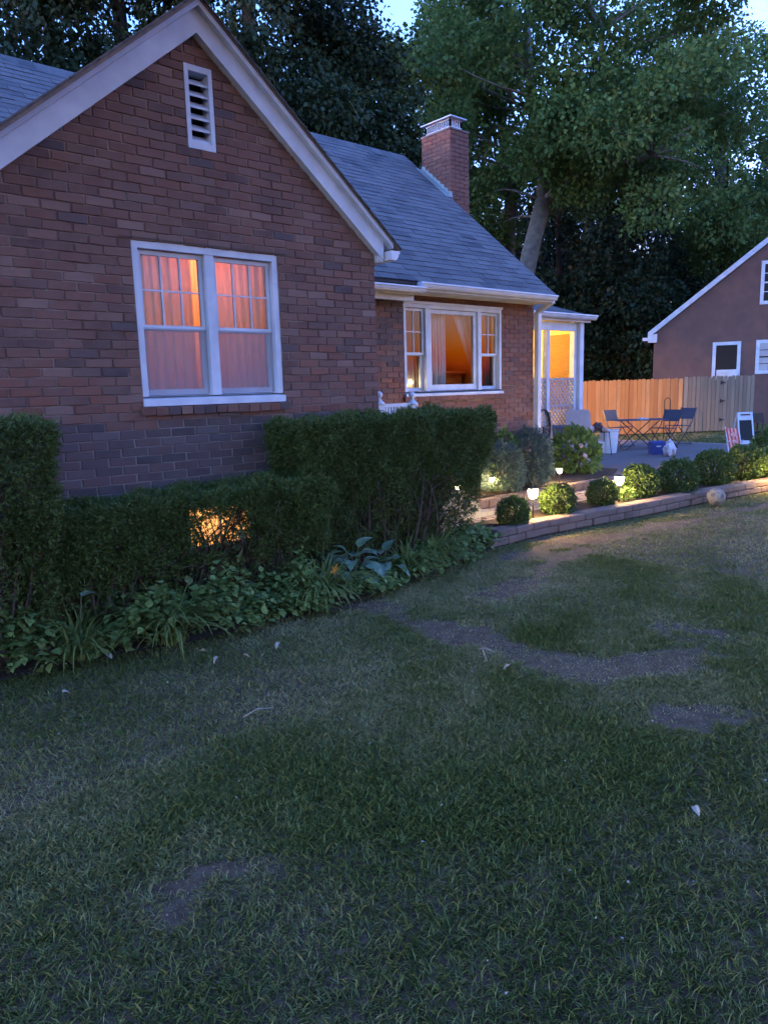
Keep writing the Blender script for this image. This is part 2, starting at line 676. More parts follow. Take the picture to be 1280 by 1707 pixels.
# side walls of gable wing and house body
sw = MB()
sw.box((GX1 - .2, GY + .22, -.1), (GX1, RY, 3.0))
sw.box((GX0, GY + .22, -.1), (GX0 + .2, 9, 3.0))
sw.build('wing_side_wall', 'brick_red', house)
ew = MB()
ew.prism([(RX1 - .2, RY + .22, -.1), (RX1 - .2, 12.7, -.1), (RX1 - .2, 12.7, 3.0), (RX1 - .2, 9.93, 5.4), (RX1 - .2, RY + .22, 3.0)], (.2, 0, 0))
ew.box((-3, 12.5, -.1), (RX1 - .2, 12.7, 3.0))
ew.box((-3, RY, -.1), (GX0, RY + .2, 3.0))
ew.prism([(-3, RY + .2, -.1), (-3, 12.5, -.1), (-3, 12.5, 3.0), (-3, 9.93, 5.4), (-3, RY + .2, 3.0)], (.2, 0, 0))
ew.build('end_wall', 'brick_red', house)

# ---- bricks in running bond
COURSE, BL, JT, BJ = .068, .213, .014, .0075


def brick_mesh(L, seed):
    r = random.Random(seed)
    mb = MB()
    e = .0035
    y0, y1 = -.009, .012
    h = COURSE - BJ
    j = lambda: r.uniform(-.0032, .0032)
    a = [(-L / 2 + j(), y1, -h / 2 + j()), (L / 2 + j(), y1, -h / 2 + j()), (L / 2 + j(), y1, h / 2 + j()), (-L / 2 + j(), y1, h / 2 + j())]
    f = [(x - e * (1 if x > 0 else -1), y0 + r.uniform(-.0018, .0018), z - e * (1 if z > 0 else -1)) for x, _, z in a]
    m = [(x, y0 + e * 1.2, z) for x, _, z in a]
    mb.v = a + m + f
    for k in range(4):
        k2 = (k + 1) % 4
        mb.f += [(k, k2, 4 + k2, 4 + k), (4 + k, 4 + k2, 8 + k2, 8 + k)]
    mb.f.append((8, 9, 10, 11))
    return mb


def layout(x0, x1, z0, ztop, holes, y, xlim=None):
    out = []
    k = 0
    z = z0
    while z + COURSE < ztop + .001:
        zm = z + COURSE / 2
        a, b_ = x0, x1
        if xlim:
            a, b_ = xlim(zm)
        segs = [(a, b_)]
        for H in holes:
            if H[2] - .008 < zm < H[3] + .008:
                ns = []
                for s0, s1 in segs:
                    if H[1] <= s0 or H[0] >= s1:
                        ns.append((s0, s1))
                    else:
                        if H[0] > s0:
                            ns.append((s0, H[0]))
                        if H[1] < s1:
                            ns.append((H[1], s1))
                segs = ns
        off = (BL / 2 if k % 2 else 0) + RNG.uniform(-.008, .008)
        for s0, s1 in segs:
            i = math.floor((s0 - x0 - off) / BL)
            while True:
                c0, c1 = x0 + off + i * BL, x0 + off + (i + 1) * BL
                i += 1
                if c0 > s1:
                    break
                c0, c1 = max(c0, s0), min(c1, s1)
                if c1 - c0 < .035:
                    if c0 >= s1:
                        break
                    continue
                out.append(((c0 + c1) / 2, y, zm, c1 - c0 - JT))
        z += COURSE
        k += 1
    return out


def glimit(zm):
    d = (AZ - zm) / SL + .05
    return max(GX0, AX - d), min(GX1, AX + d)


gb = layout(GX0, GX1, -.05, AZ, G_HOLES + [(WX0 - .015, WX1 + .015, WZ0 - .062, WZ0)], GY, glimit)
rb = layout(GX1, RX1, -.05, 2.98, R_HOLES + [(RWX0 - .02, RWX1 + .02, RWZ0 - .055, RWZ0)], RY)
full = [(brick_mesh(BL - JT, s)) for s in range(6)]


def proj_px(P):
    d = np.asarray(P) - CAM
    z = d @ _fw
    return 640 + F_PX * (d @ _r2) / z, 853.5 - F_PX * (d @ _u2) / z, z


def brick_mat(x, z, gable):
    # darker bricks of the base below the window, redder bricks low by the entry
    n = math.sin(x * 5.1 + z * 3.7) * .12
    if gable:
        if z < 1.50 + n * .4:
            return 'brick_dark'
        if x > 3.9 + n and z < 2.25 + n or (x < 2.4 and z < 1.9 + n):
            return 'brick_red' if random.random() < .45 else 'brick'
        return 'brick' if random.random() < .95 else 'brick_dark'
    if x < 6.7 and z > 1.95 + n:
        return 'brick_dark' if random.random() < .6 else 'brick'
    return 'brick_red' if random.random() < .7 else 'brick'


cand = []
for i, (x, y, z, L) in enumerate(gb):
    if abs(L - (BL - JT)) < .004 and x > 1.55 and z > 1.03:
        u, v, d = proj_px((x, y, z))
        if u > 8 and v > 10 and not (u < 140 and v > 670) and not (u > 470 and v > 690):
            cand.append((d, i))
chosen = set(i for _, i in sorted(cand)[:290])
shared = {}
rest = {}
for lst, gable, par in ((gb, True, wall_gable), (rb, False, wall_recess)):
    for i, (x, y, z, L) in enumerate(lst):
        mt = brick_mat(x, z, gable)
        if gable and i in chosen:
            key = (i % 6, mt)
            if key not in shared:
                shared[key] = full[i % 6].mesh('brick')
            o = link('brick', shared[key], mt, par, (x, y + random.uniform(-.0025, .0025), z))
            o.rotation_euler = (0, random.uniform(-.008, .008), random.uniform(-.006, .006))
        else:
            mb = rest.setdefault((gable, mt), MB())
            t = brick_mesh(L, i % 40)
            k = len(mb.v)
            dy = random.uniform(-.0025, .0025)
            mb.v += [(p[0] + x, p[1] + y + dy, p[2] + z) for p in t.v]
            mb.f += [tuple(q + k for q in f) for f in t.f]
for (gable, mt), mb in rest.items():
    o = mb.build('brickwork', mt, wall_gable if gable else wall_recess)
    o['kind'] = 'stuff'
# pale mortar sheet behind the darker base bricks
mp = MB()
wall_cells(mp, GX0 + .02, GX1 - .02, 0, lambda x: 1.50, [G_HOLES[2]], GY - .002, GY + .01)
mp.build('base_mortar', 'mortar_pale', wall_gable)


# ---- windows
def frame_rect(mb, x0, x1, z0, z1, y0, y1, w, wb=None, wt=None):
    wb = w if wb is None else wb
    wt = w if wt is None else wt
    mb.box((x0, y0, z0), (x0 + w, y1, z1))
    mb.box((x1 - w, y0, z0), (x1, y1, z1))
    mb.box((x0 + w, y0 + .001, z0), (x1 - w, y1 - .001, z0 + wb))
    mb.box((x0 + w, y0 + .001, z1 - wt), (x1 - w, y1 - .001, z1))


def double_hung(par, x0, x1, z0, z1, y, cols, rows, meet, frame='white'):
    """two sashes in a frame; the lower sash sits further in"""
    up = MB()
    frame_rect(up, x0, x1, meet - .012, z1, y, y + .03, .032, .034, .034)
    us = up.build('upper_sash', frame, par)
    mu = MB()
    iw, ih = (x1 - x0 - .064), (z1 - meet - .056)
    for c in range(1, cols):
        xx = x0 + .032 + iw * c / cols
        mu.box((xx - .007, y + .006, meet + .022), (xx + .007, y + .022, z1 - .034))
    for r_ in range(1, rows):
        zz = meet + .022 + ih * r_ / rows
        for c in range(cols):
            xa, xb = x0 + .032 + iw * c / cols, x0 + .032 + iw * (c + 1) / cols
            mu.box((xa + (.007 if c else 0), y + .007, zz - .006), (xb - (.007 if c < cols - 1 else 0), y + .021, zz + .006))
    mu.build('muntin', frame, par)
    lo = MB()
    frame_rect(lo, x0, x1, z0, meet + .012, y + .034, y + .064, .034, .045, .03)
    lo.build('lower_sash', frame, par)
    for c in range(cols):
        for r_ in range(rows):
            g_ = MB()
            xa, xb = x0 + .032 + iw * c / cols, x0 + .032 + iw * (c + 1) / cols
            za, zb = meet + .022 + ih * r_ / rows, meet + .022 + ih * (r_ + 1) / rows
            t = random.uniform(-.0015, .0015)
            g_.poly([(xa, y + .014 + t, za), (xb, y + .014, za), (xb, y + .014 - t, zb), (xa, y + .014, zb)])
            g_.build('pane', 'glass', par)
    g_ = MB()
    g_.poly([(x0 + .034, y + .049, z0 + .045), (x1 - .034, y + .049, z0 + .045), (x1 - .034, y + .0495, meet - .018), (x0 + .034, y + .049, meet - .018)])
    g_.build('pane', 'glass', par)


win = MB()
frame_rect(win, WX0, WX1, WZ0 + .075, WZ1, GY + .005, GY + .16, .05, .002, .06)
xm0, xm1 = 3.045, 3.125
win.box((xm0, GY + .012, WZ0 + .075), (xm1, GY + .16, WZ1 - .06))
twin = win.build('twin_window', 'white', house)
sl = MB()
sl.hexa([(WX0 - .004, GY - .016, WZ0), (WX1 + .012, GY - .016, WZ0), (WX1 + .012, GY + .15, WZ0), (WX0 - .004, GY + .15, WZ0),
         (WX0 - .004, GY - .016, WZ0 + .055), (WX1 + .012, GY - .016, WZ0 + .055), (WX1 + .012, GY + .15, WZ0 + .095), (WX0 - .004, GY + .15, WZ0 + .095)])
sl.build('sill', 'white', twin)
ln = MB()
ln.box((WX0 - .09, GY - .014, WZ1 + .002), (WX1 + .09, GY + .05, WZ1 + .012))
ln.build('lintel', 'iron', twin)
MEET = 2.235
double_hung(twin, WX0 + .055, xm0 - .005, WZ0 + .085, WZ1 - .065, GY + .055, 3, 2, MEET)
double_hung(twin, xm1 + .005, WX1 - .055, WZ0 + .085, WZ1 - .065, GY + .055, 3, 2, MEET)
for xa, xb in ((WX0 + .06, xm0 - .01), (xm1 + .01, WX1 - .06)):
    t = MB()
    t.poly([(xa, GY + .045, WZ0 + .09), (xb, GY + .045, WZ0 + .09), (xb, GY + .045, MEET), (xa, GY + .045, MEET)])
    t.build('insect_screen', 'screen', twin)
# rowlock brick sill, each brick tipped outward
nsb = 13
for i in range(nsb):
    t = brick_mesh((WX1 - WX0 + .06) / nsb - .008, 100 + i)
    me = t.mesh('sill_brick')
    for v in me.vertices:
        v.co.y = -.055 if v.co.y < 0 else .012
    o = link('sill_brick', me, random.choice(['brick', 'brick_dark', 'brick_red']), wall_gable,
             (WX0 - .03 + (i + .5) * (WX1 - WX0 + .06) / nsb, GY, WZ0 - .036 + random.uniform(-.003, .003)))
    o.rotation_euler = (.12, 0, random.uniform(-.02, .02))
nsb = 18
rs = MB()
for i in range(nsb):
    t = brick_mesh((RWX1 - RWX0 + .06) / nsb - .008, 200 + i)
    k = len(rs.v)
    xx = RWX0 - .03 + (i + .5) * (RWX1 - RWX0 + .06) / nsb
    rs.v += [(p[0] + xx, RY + (-.05 if p[1] < 0 else .012), p[2] + RWZ0 - .032) for p in t.v]
    rs.f += [tuple(q + k for q in f) for f in t.f]
rs.build('brick_sill', 'brick_red', wall_recess)

# gable vent
vm = MB()
frame_rect(vm, vX0, vX1, vZ0, vZ1, GY - .012, GY + .11, .035, .05, .045)
vent = vm.build('louvre_vent', 'white', house)
zs = vZ0 + .06
nl = 6
for i in range(nl):
    z = vZ0 + .055 + i * (vZ1 - vZ0 - .11) / nl
    s_ = MB()
    s_.hexa([(vX0 + .035, GY + .005, z), (vX1 - .035, GY + .005, z), (vX1 - .035, GY + .085, z + .055), (vX0 + .035, GY + .085, z + .055),
             (vX0 + .035, GY + .005, z + .016), (vX1 - .035, GY + .005, z + .016), (vX1 - .035, GY + .085, z + .071), (vX0 + .035, GY + .085, z + .071)])
    s_.build('slat', 'white', vent)
v2 = MB()
v2.box((vX0 + .002, GY + .112, vZ0 + .002), (vX1 - .002, GY + .13, vZ1 - .002))
v2.build('screen', 'black', vent)

# basement window behind the low hedge
bw = MB()
frame_rect(bw, bX0, bX1, bZ0, bZ1, GY + .02, GY + .09, .035)
bw.box((3.03, GY + .025, bZ0 + .035), (3.05, GY + .085, bZ1 - .035))
base_win = bw.build('basement_window', 'dirty_white', house)
M['lit_pane'] = emis('lit_frosted_pane', (1.0, .42, .12), .02)
g_ = MB()
g_.box((bX0 + .034, GY + .06, bZ0 + .034), (bX1 - .034, GY + .066, bZ1 - .034))
g_.build('pane', 'lit_pane', base_win)

# ---- picture window in the recess
pw = MB()
PY = RY
m1a, m1b, m2a, m2b = 7.055, 7.125, 8.095, 8.165
frame_rect(pw, RWX0, RWX1, RWZ0 + .06, RWZ1, PY - .015, PY + .14, .04, .002, .05)
pw.box((m1a, PY - .012, RWZ0 + .06), (m1b, PY + .14, RWZ1 - .05))
pw.box((m2a, PY - .012, RWZ0 + .06), (m2b, PY + .14, RWZ1 - .05))
pic = pw.build('triple_window', 'white', house)
sl = MB()
sl.hexa([(RWX0 - .01, PY - .05, RWZ0), (RWX1 + .01, PY - .05, RWZ0), (RWX1 + .01, PY + .14, RWZ0), (RWX0 - .01, PY + .14, RWZ0),
         (RWX0 - .01, PY - .05, RWZ0 + .035), (RWX1 + .01, PY - .05, RWZ0 + .035), (RWX1 + .01, PY + .14, RWZ0 + .062), (RWX0 - .01, PY + .14, RWZ0 + .062)])
sl.build('sill', 'white', pic)
hd = MB()
hd.box((RWX0 - .01, PY - .035, RWZ1), (RWX1 + .01, PY + .05, RWZ1 + .03))
hd.build('head_board', 'white', pic)
RM = 2.155
double_hung(pic, RWX0 + .045, m1a - .005, RWZ0 + .07, RWZ1 - .055, PY + .03, 2, 2, RM)
double_hung(pic, m2b + .005, RWX1 - .045, RWZ0 + .07, RWZ1 - .055, PY + .03, 2, 2, RM)
pf = MB()
frame_rect(pf, m1b + .005, m2a - .005, RWZ0 + .07, RWZ1 - .055, PY + .02, PY + .06, .06, .08, .05)
pf.build('picture_sash', 'white', pic)
g_ = MB()
g_.poly([(m1b + .065, PY + .04, RWZ0 + .15), (m2a - .065, PY + .04, RWZ0 + .15), (m2a - .065, PY + .04, RWZ1 - .105), (m1b + .065, PY + .04, RWZ1 - .105)])
g_.build('pane', 'glass', pic)

# ---- rooms behind the windows
M['room_rose'] = mat('rose_plaster', (.55, .34, .24), .9, var=(.50, .30, .22))
M['room_orange'] = mat('ochre_plaster', (.42, .20, .075), .9, var=(.38, .17, .06), scale=2)


def room(name, x0, x1, y0, y1, z0, z1, m, open_front=True):
    r_ = MB()
    r_.poly([(x0, y1, z0), (x1, y1, z0), (x1, y1, z1), (x0, y1, z1)])
    r_.poly([(x0, y0, z0), (x0, y1, z0), (x0, y1, z1), (x0, y0, z1)])
    r_.poly([(x1, y1, z0), (x1, y0, z0), (x1, y0, z1), (x1, y1, z1)])
    r_.poly([(x0, y0, z0), (x1, y0, z0), (x1, y1, z0), (x0, y1, z0)])
    r_.poly([(x0, y0, z1), (x0, y1, z1), (x1, y1, z1), (x1, y0, z1)])
    return r_.build(name, m, house)


room('bedroom_lining', 1.7, 4.6, GY + .225, 8.4, .75, 3.02, 'room_rose')
room('living_room_lining', 5.2, 9.1, RY + .225, 10.2, .75, 2.95, 'room_orange')


def lamp(name, loc, watts, col=WARM, radius=.05):
    d = bpy.data.lights.new(name, 'POINT')
    d.energy = watts * LIGHT
    d.color = col
    d.shadow_soft_size = radius
    o = bpy.data.objects.new(name, d)
    COL.objects.link(o)
    o.location = loc
    return o


lamp('bedroom_lamp_light', (3.25, 6.28, 2.84), 2.4, (1.0, .33, .10), .10)
lamp('living_room_lamp_light', (7.85, 7.85, 2.72), .8, (1.0, .46, .14), .1)


def curtain(name, x0, x1, y, z0, z1, folds, amp, m, label, group=None, gather=None, top_slant=0):
    nx, nz = folds * 8, 14
    vs_, fs = [], []
    ph = random.uniform(0, 6)
    for k in range(nz + 1):
        t = k / nz
        z = z0 + (z1 - z0) * t
        for i in range(nx + 1):
            s = i / nx
            xa, xb = x0, x1
            if gather:
                xa, xb = gather(t)
            x = xa + (xb - xa) * s
            w = math.sin(s * folds * 2 * math.pi + ph + .5 * math.sin(t * 3 + s * 9)) * amp * (.55 + .45 * (1 - t)) + .3 * amp * math.sin(s * folds * 5.1 + t * 2)
            vs_.append((x, y + w, z))
    for k in range(nz):
        for i in range(nx):
            a = k * (nx + 1) + i
            fs.append((a, a + 1, a + nx + 2, a + nx + 1))
    me = bpy.data.meshes.new(name)
    me.from_pydata(vs_, [], fs)
    me.polygons.foreach_set('use_smooth', [True] * len(fs))
    o = link(name, me, m)
    md = o.modifiers.new('t', 'SOLIDIFY')
    md.thickness = .002
    return tag(o, label, 'curtain', group)


M['sheer_rose'] = mat('sheer_rose', (.80, .60, .56), .9, var=(.72, .50, .47), scale=14, trans=.5, stretch=(6, 1, .6))
M['gap_glow'] = mat('gap_glow', (.92, .74, .42), .9, var=(.88, .68, .36), scale=14, trans=.85, stretch=(6, 1, .6))  # gold colour stands in for brighter lamplight at the curtain gap
M['drape_white'] = mat('drape_white', (.66, .66, .66), .9, var=(.55, .55, .57), scale=10, trans=.08, stretch=(6, 1, .6))
M['drape_grey'] = mat('drape_grey', (.20, .20, .22), .9, var=(.15, .15, .17), scale=10, trans=.04, stretch=(6, 1, .6))
cy = GY + .22
curtain('window_curtain', 2.46, 3.02, cy, 1.50, 2.94, 7, .022, 'sheer_rose', 'rose sheer curtain glowing orange in the twin window beside the vent side sash')
curtain('window_curtain', 3.025, 3.10, cy + .012, 1.50, 2.94, 2, .012, 'gap_glow', 'narrow sheer strip coloured gold for the lamplit curtain gap in the twin window')
curtain('window_curtain', 3.18, 3.86, cy, 1.50, 2.94, 9, .022, 'sheer_rose', 'rose sheer curtain with pale glints filling the sash next to the entry recess')
cy = RY + .20
curtain('window_curtain', 6.82, 7.27, cy, 1.5, 2.8, 6, .02, 'drape_grey', 'dim grey curtain with a cord behind the narrow sash by the entry')
curtain('window_curtain', 7.39, 7.63, cy, 1.5, 2.8, 4, .025, 'drape_white', 'straight white drape hanging inside the large picture pane')
curtain('window_curtain', 7.95, 8.32, cy, 1.9, 2.8, 4, .025, 'drape_white', 'white drape tied back slantwise inside the large picture pane',
        gather=lambda t: (8.24 - .46 * max(0, t) ** .8, 8.36))
curtain('window_curtain', 8.47, 8.84, cy, 1.5, 2.8, 4, .02, 'drape_grey', 'dark drape bunched behind the narrow sash by the downspout')

# furniture seen through the picture window
M['pine'] = mat('orange_pine', (.66, .36, .14), .5, var=(.56, .28, .10), scale=5, stretch=(1, 1, 9), spec=.4)
dr = thing('dresser', 'orange pine dresser behind the picture window', 'dresser', (7.9, 8.5, .75))
d_ = MB()
d_.box((7.15, 8.3, .75), (9.0, 8.75, 1.93))
d_.build('body', 'pine', dr)
d_ = MB()
d_.box((7.1, 8.26, 1.93), (9.05, 8.78, 1.965))
d_.build('top', 'pine', dr)
for i in range(3):
    d_ = MB()
    d_.box((7.2 + i * .6, 8.285, 1.55), (7.75 + i * .6, 8.3, 1.87))
    d_.build('drawer', 'pine', dr)
pf = thing('picture_frame', 'dark picture frame leaning on the pine dresser', 'frame', (8.62, 8.5, 1.965))
d_ = MB()
frame_rect(d_, 8.5, 8.78, 1.966, 2.24, 8.44, 8.46, .03)
d_.build('frame', 'wood_dark', pf)
d_ = MB()
d_.box((8.53, 8.452, 1.99), (8.75, 8.458, 2.21))
d_.build('picture', 'room_orange', pf)
br = thing('bread_basket', 'low dark woven basket lying on the pine dresser', 'basket', (8.1, 8.5, 1.966))
d_ = MB()
d_.lathe([(.13, 0), (.19, .05), (.2, .09), (.185, .09), (.175, .05), (.12, .012)], (8.12, 8.5, 1.966), 18)
d_.build('bowl', 'wood_dark', br)
d_ = MB()
d_.tube([(8.12 + .19 * math.cos(a), 8.5, 2.05 + .12 * math.sin(a)) for a in np.linspace(0, math.pi, 9)], .008, 6)
d_.build('handle', 'wood_dark', br)
# small table lamps on the sill of the narrow sash
M['bulb'] = emis('warm_bulb', (1.0, .66, .3), 5.0 * LIGHT)
for i, (px, lab) in enumerate((((678, 641), 'small glowing candle lamp leaning in the window corner by the entry'), ((685, 636), 'small upright glowing candle lamp in the window by the entry'))):
    c = oY(px, RY + .16)
    cl = thing('candle_lamp', lab, 'lamp', (c[0], c[1], RWZ0 + .07))
    d_ = MB()
    d_.lathe([(.018, 0), (.02, .01), (.01, .02), (.009, c[2] - RWZ0 - .10)], (c[0], c[1], RWZ0 + .066), 12)
    d_.build('stem', 'pine', cl)
    d_ = MB()
    d_.lathe([(.006, 0), (.018, .015), (.017, .03), (.004, .055)], (c[0] + (-.012 if i == 0 else 0), c[1], c[2] - .035), 12)
    d_.build('bulb', 'bulb', cl, True)

# ---- roofs
EY, EZ, RGY, RGZ = 6.80, 3.035, 9.93, 5.68
RS = (RGZ - EZ) / (RGY - EY)
RXE = 9.42


def mz(y):
    return EZ + (y - EY) * RS


main = MB()
th = .06
main.prism([(-3.2, EY, EZ - th), (-3.2, RGY, RGZ - th), (-3.2, 2 * RGY - EY, EZ - th), (-3.2, 2 * RGY - EY, EZ - .01), (-3.2, RGY, RGZ - .01), (-3.2, EY, EZ - .01)], (RXE + 3.2, 0, 0))
roof = main.build('main_roof', 'roof_under', house)
# shingle tabs
U = Vector((0, 1, RS)).normalized()
NR = Vector((0, -RS, 1)).normalized()
EXPO, TAB = .127, .305


def shingle_mesh(w, seed):
    r = random.Random(seed)
    mb = MB()
    h = EXPO + .035
    lift = .011
    p = [Vector((-w / 2 + .003, 0, 0)), Vector((w / 2 - .003, 0, 0)), Vector((w / 2 - .003, 0, 0)) + U * h, Vector((-w / 2 + .003, 0, 0)) + U * h]
    j = [r.uniform(-.003, .004) for _ in range(2)]
    low = [p[0] + NR * .0015, p[1] + NR * .0015, p[2] + NR * .0005, p[3] + NR * .0005]
    hi = [p[0] + NR * (lift + j[0]) - U * j[0], p[1] + NR * (lift + j[1]) - U * j[1], p[2] + NR * .004, p[3] + NR * .004]
    return mb.hexa(low + hi)


sh_rest = MB()
sh_var = [shingle_mesh(TAB, s).mesh('shingle') for s in range(8)]
nrow = int((RGY - EY) * math.sqrt(1 + RS * RS) / EXPO)
tabs = []
for k in range(nrow + 1):
    base = Vector((0, EY - .03, EZ - .03 * RS)) + U * (k * EXPO)
    if base.y > RGY - .05:
        break
    x = -3.2 + (TAB / 2 if k % 2 else 0) + random.uniform(-.02, .02)
    while x < RXE:
        w = min(TAB, RXE + .01 - x)
        if w > .04 and (x + w > 4.7 or x < 4.6 and base.y > 7.2):
            c = base + Vector((x + w / 2, 0, 0))
            tabs.append((c, w))
        x += TAB
scored = []
for i, (c, w) in enumerate(tabs):
    u, v, d = proj_px(c)
    vis = (u > 5 and v > 20) and (c.x > 4.95 + (c.y - 6.8) * .55 or c.x < 2.9 and c.y > 8.7 + (c.x - 1.5) * .9)
    if vis and abs(w - TAB) < .002 and c.x > 4.9:
        scored.append((d, i))
pick = set(i for _, i in sorted(scored)[:285])
for i, (c, w) in enumerate(tabs):
    if i in pick:
        link('shingle', sh_var[i % 8], 'shingle', roof, c)
    else:
        t = shingle_mesh(w, i)
        q = len(sh_rest.v)
        sh_rest.v += [tuple(Vector(p) + c) for p in t.v]
        sh_rest.f += [tuple(a + q for a in f) for f in t.f]
o = sh_rest.build('shingles', 'shingle', roof)
o['kind'] = 'stuff'
# ridge caps
rc = MB()
x = -3.2
while x < RXE - .1:
    rc.prism([(x, RGY - .14, RGZ - .14 * RS + .004), (x, RGY, RGZ + .022), (x, RGY + .14, RGZ - .14 * RS + .004), (x, RGY, RGZ - .01)], (.2, 0, .006))
    x += .19
rc.build('ridge_cap', 'shingle', roof)
# rake edge on the right end
rk = MB()
rk.hexa([(RXE - .03, EY + .02, EZ - .16), (RXE - .005, EY + .02, EZ - .16), (RXE - .005, RGY, RGZ - .16), (RXE - .03, RGY, RGZ - .16),
         (RXE - .03, EY + .02, EZ - .06), (RXE - .005, EY + .02, EZ - .06), (RXE - .005, RGY, RGZ - .06), (RXE - .03, RGY, RGZ - .06)])
rk.build('rake_board', 'white', roof)

# gable wing roof (two slopes), running back into the main roof
GB = 9.2
TOPZ = AZ + .238
ov = 5.06
for side, nm in ((1, 'wing_roof_slope'), (-1, 'wing_roof_slope')):
    GF = 5.46 if side > 0 else 5.42
    xe = AX + side * (ov - AX)
    ze = TOPZ - SL * (ov - AX)
    mb = MB()
    mb.prism([(AX, GF, TOPZ), (xe, GF, ze), (xe, GF, ze - .015), (AX, GF, TOPZ - .015)], (0, GB - GF, 0))
    if side < 0:
        mb.prism([(AX - .01, 5.405, TOPZ + .012), (xe, 5.405, ze + .02), (xe, 5.405, ze - .03), (AX - .01, 5.405, TOPZ - .035)], (0, .012, 0))
    wr = mb.build(nm, 'roof_edge', house)
    # shingle courses on the slope
    Us = Vector((-side * 1.0, 0, SL)).normalized()
    Ns = Vector((side * SL, 0, 1)).normalized()
    Ls = (ov - AX) * math.sqrt(1 + SL * SL)
    cm = MB()
    for k in range(int(Ls / EXPO) + 1):
        y = GF - .02 + (TAB / 2 if k % 2 else 0) - TAB
        p0 = Vector((xe, 0, ze)) + Us * (k * EXPO - .02)
        h = min(EXPO + .03, Ls + .01 - k * EXPO)
        while y < GB and h > .02:
            a, b2 = max(y, GF - .02), min(y + TAB - .006, GB)
            if b2 - a > .03:
                q = [Vector((p0.x, a, p0.z)), Vector((p0.x, b2, p0.z))]
                q += [q[1] + Us * h, q[0] + Us * h]
                cm.hexa([q[0] + Ns * .001, q[1] + Ns * .001, q[2] + Ns * .001, q[3] + Ns * .001,
                         q[0] + Ns * .013, q[1] + Ns * .013, q[2] + Ns * .004, q[3] + Ns * .004])
            y += TAB
    o = cm.build('shingles', 'shingle', wr)
    o['kind'] = 'stuff'
    # soffit + layered rake boards on the front
    def rake(z_hi, z_lo, y0, y1, name, xcut):
        m_ = MB()
        xb = AX + side * (xcut - AX)
        zt = lambda x, dz: AZ - SL * abs(x - AX) + dz
        m_.hexa([(AX, y0, zt(AX, z_lo)), (xb, y0, zt(xb, z_lo)), (xb, y1, zt(xb, z_lo)), (AX, y1, zt(AX, z_lo)),
                 (AX, y0, zt(AX, z_hi)), (xb, y0, zt(xb, z_hi)), (xb, y1, zt(xb, z_hi)), (AX, y1, zt(AX, z_hi))])
        return m_.build(name, 'white', house)
    rake(.175, 0, 5.52, GY - .002, 'rake_board', 4.91)
    rake(.222, .176, 5.47, GY - .002, 'rake_moulding', 4.99)
    # returns: end cap below the eave
ec = MB()
ec.box((4.855, 5.53, rake_z(4.91) - .015), (4.905, GY + .05, rake_z(4.91) + .06))
ec.build('rake_end_block', 'white', house)
gut = MB()


def gutter_profile(mb, x0, x1, y, z, s=1.0):
    """K-style gutter along X, y = back, z = top"""
    pr = [(0, 0), (-.115 * s, 0), (-.118 * s, -.022 * s), (-.10 * s, -.03 * s), (-.095 * s, -.055 * s), (-.07 * s, -.085 * s), (0, -.085 * s)]
    mb.prism([(x0, y + a, z + c) for a, c in pr], (x1 - x0, 0, 0))


# gutter of the wing's right eave, seen end on
pr = [(0, 0), (.115, 0), (.118, -.022), (.10, -.03), (.095, -.055), (.07, -.085), (0, -.085)]
gz = TOPZ - SL * (ov - AX) - .03
gut.prism([(4.93 + a, 5.44, gz + c) for a, c in pr], (0, 1.5, 0))
gut.build('wing_gutter', 'white_metal', house)
# main eave: soffit, frieze, gutters with the step near the entry
eg = MB()
gutter_profile(eg, 6.56, 9.37, EY - .02, EZ - .035, .82)
eg.build('gutter', 'white_metal', house)
eg = MB()
gutter_profile(eg, 4.86, 6.62, EY - .05, EZ - .10, .82)
eg.build('gutter', 'white_metal', house)
ss = MB()
ss.box((GX1, EY + .10, 2.79), (6.62, EY + .13, 2.855))
ss.box((6.62, EY - .018, 2.905), (9.37, EY + .012, 2.935))
ss.build('fascia', 'white', house)
ss = MB()
ss.box((GX1, EY - .05, 2.858), (6.62, RY + .01, 2.87))
ss.box((6.62, EY + .012, 2.905), (9.37, RY + .01, 2.92))
ss.build('soffit', 'dirty_white', house)
# downspout on the corner
ds = MB()
ds.box((9.395, 7.07, .05), (9.475, 7.15, 2.80))
ds.bar((9.43, 7.11, 2.80), (9.36, 6.78, 2.93), .07, .06)
ds.build('downspout', 'white_metal', house)

# ---- chimney
CX0, CX1, CY0, CY1, CZ = 9.5, 9.95, 8.95, 9.63, 5.93
core = MB()
core.box((CX0 + .006, CY0 + .006, -.1), (CX1, CY1, CZ - .01))
ch = stack = core.build('chimney', 'mortar', house)
ch['label'] = 'red brick chimney with white metal cage cap'
cb = MB()
k = 0
z = 3.6
while z + COURSE < CZ + .02:
    off = BL / 2 if k % 2 else 0
    for face in (0, 1):
        a0, a1 = (CX0, CX1) if face == 0 else (CY0, CY1)
        x = a0 - off
        while x < a1:
            c0, c1 = max(x, a0), min(x + BL, a1)
            if c1 - c0 > .03:
                t = brick_mesh(c1 - c0 - JT * .7, int(z * 100 + x * 13))
                q = len(cb.v)
                for p in t.v:
                    if face == 0:
                        cb.v.append((p[0] + (c0 + c1) / 2, p[1] + CY0 + .006, p[2] + z + COURSE / 2))
                    else:
                        cb.v.append((p[1] + CX0 + .006, -p[0] + (c0 + c1) / 2, p[2] + z + COURSE / 2))
                cb.f += [tuple(a + q for a in f) for f in t.f]
            x += BL
    z += COURSE
    k += 1
o = cb.build('brickwork', 'brick_red', stack)
o['kind'] = 'stuff'
cap = MB()
cap.box((CX0 - .01, CY0 - .01, CZ - .008), (CX1 + .01, CY1 + .01, CZ + .02))
cap.build('crown', 'mortar', ch)
cg = MB()
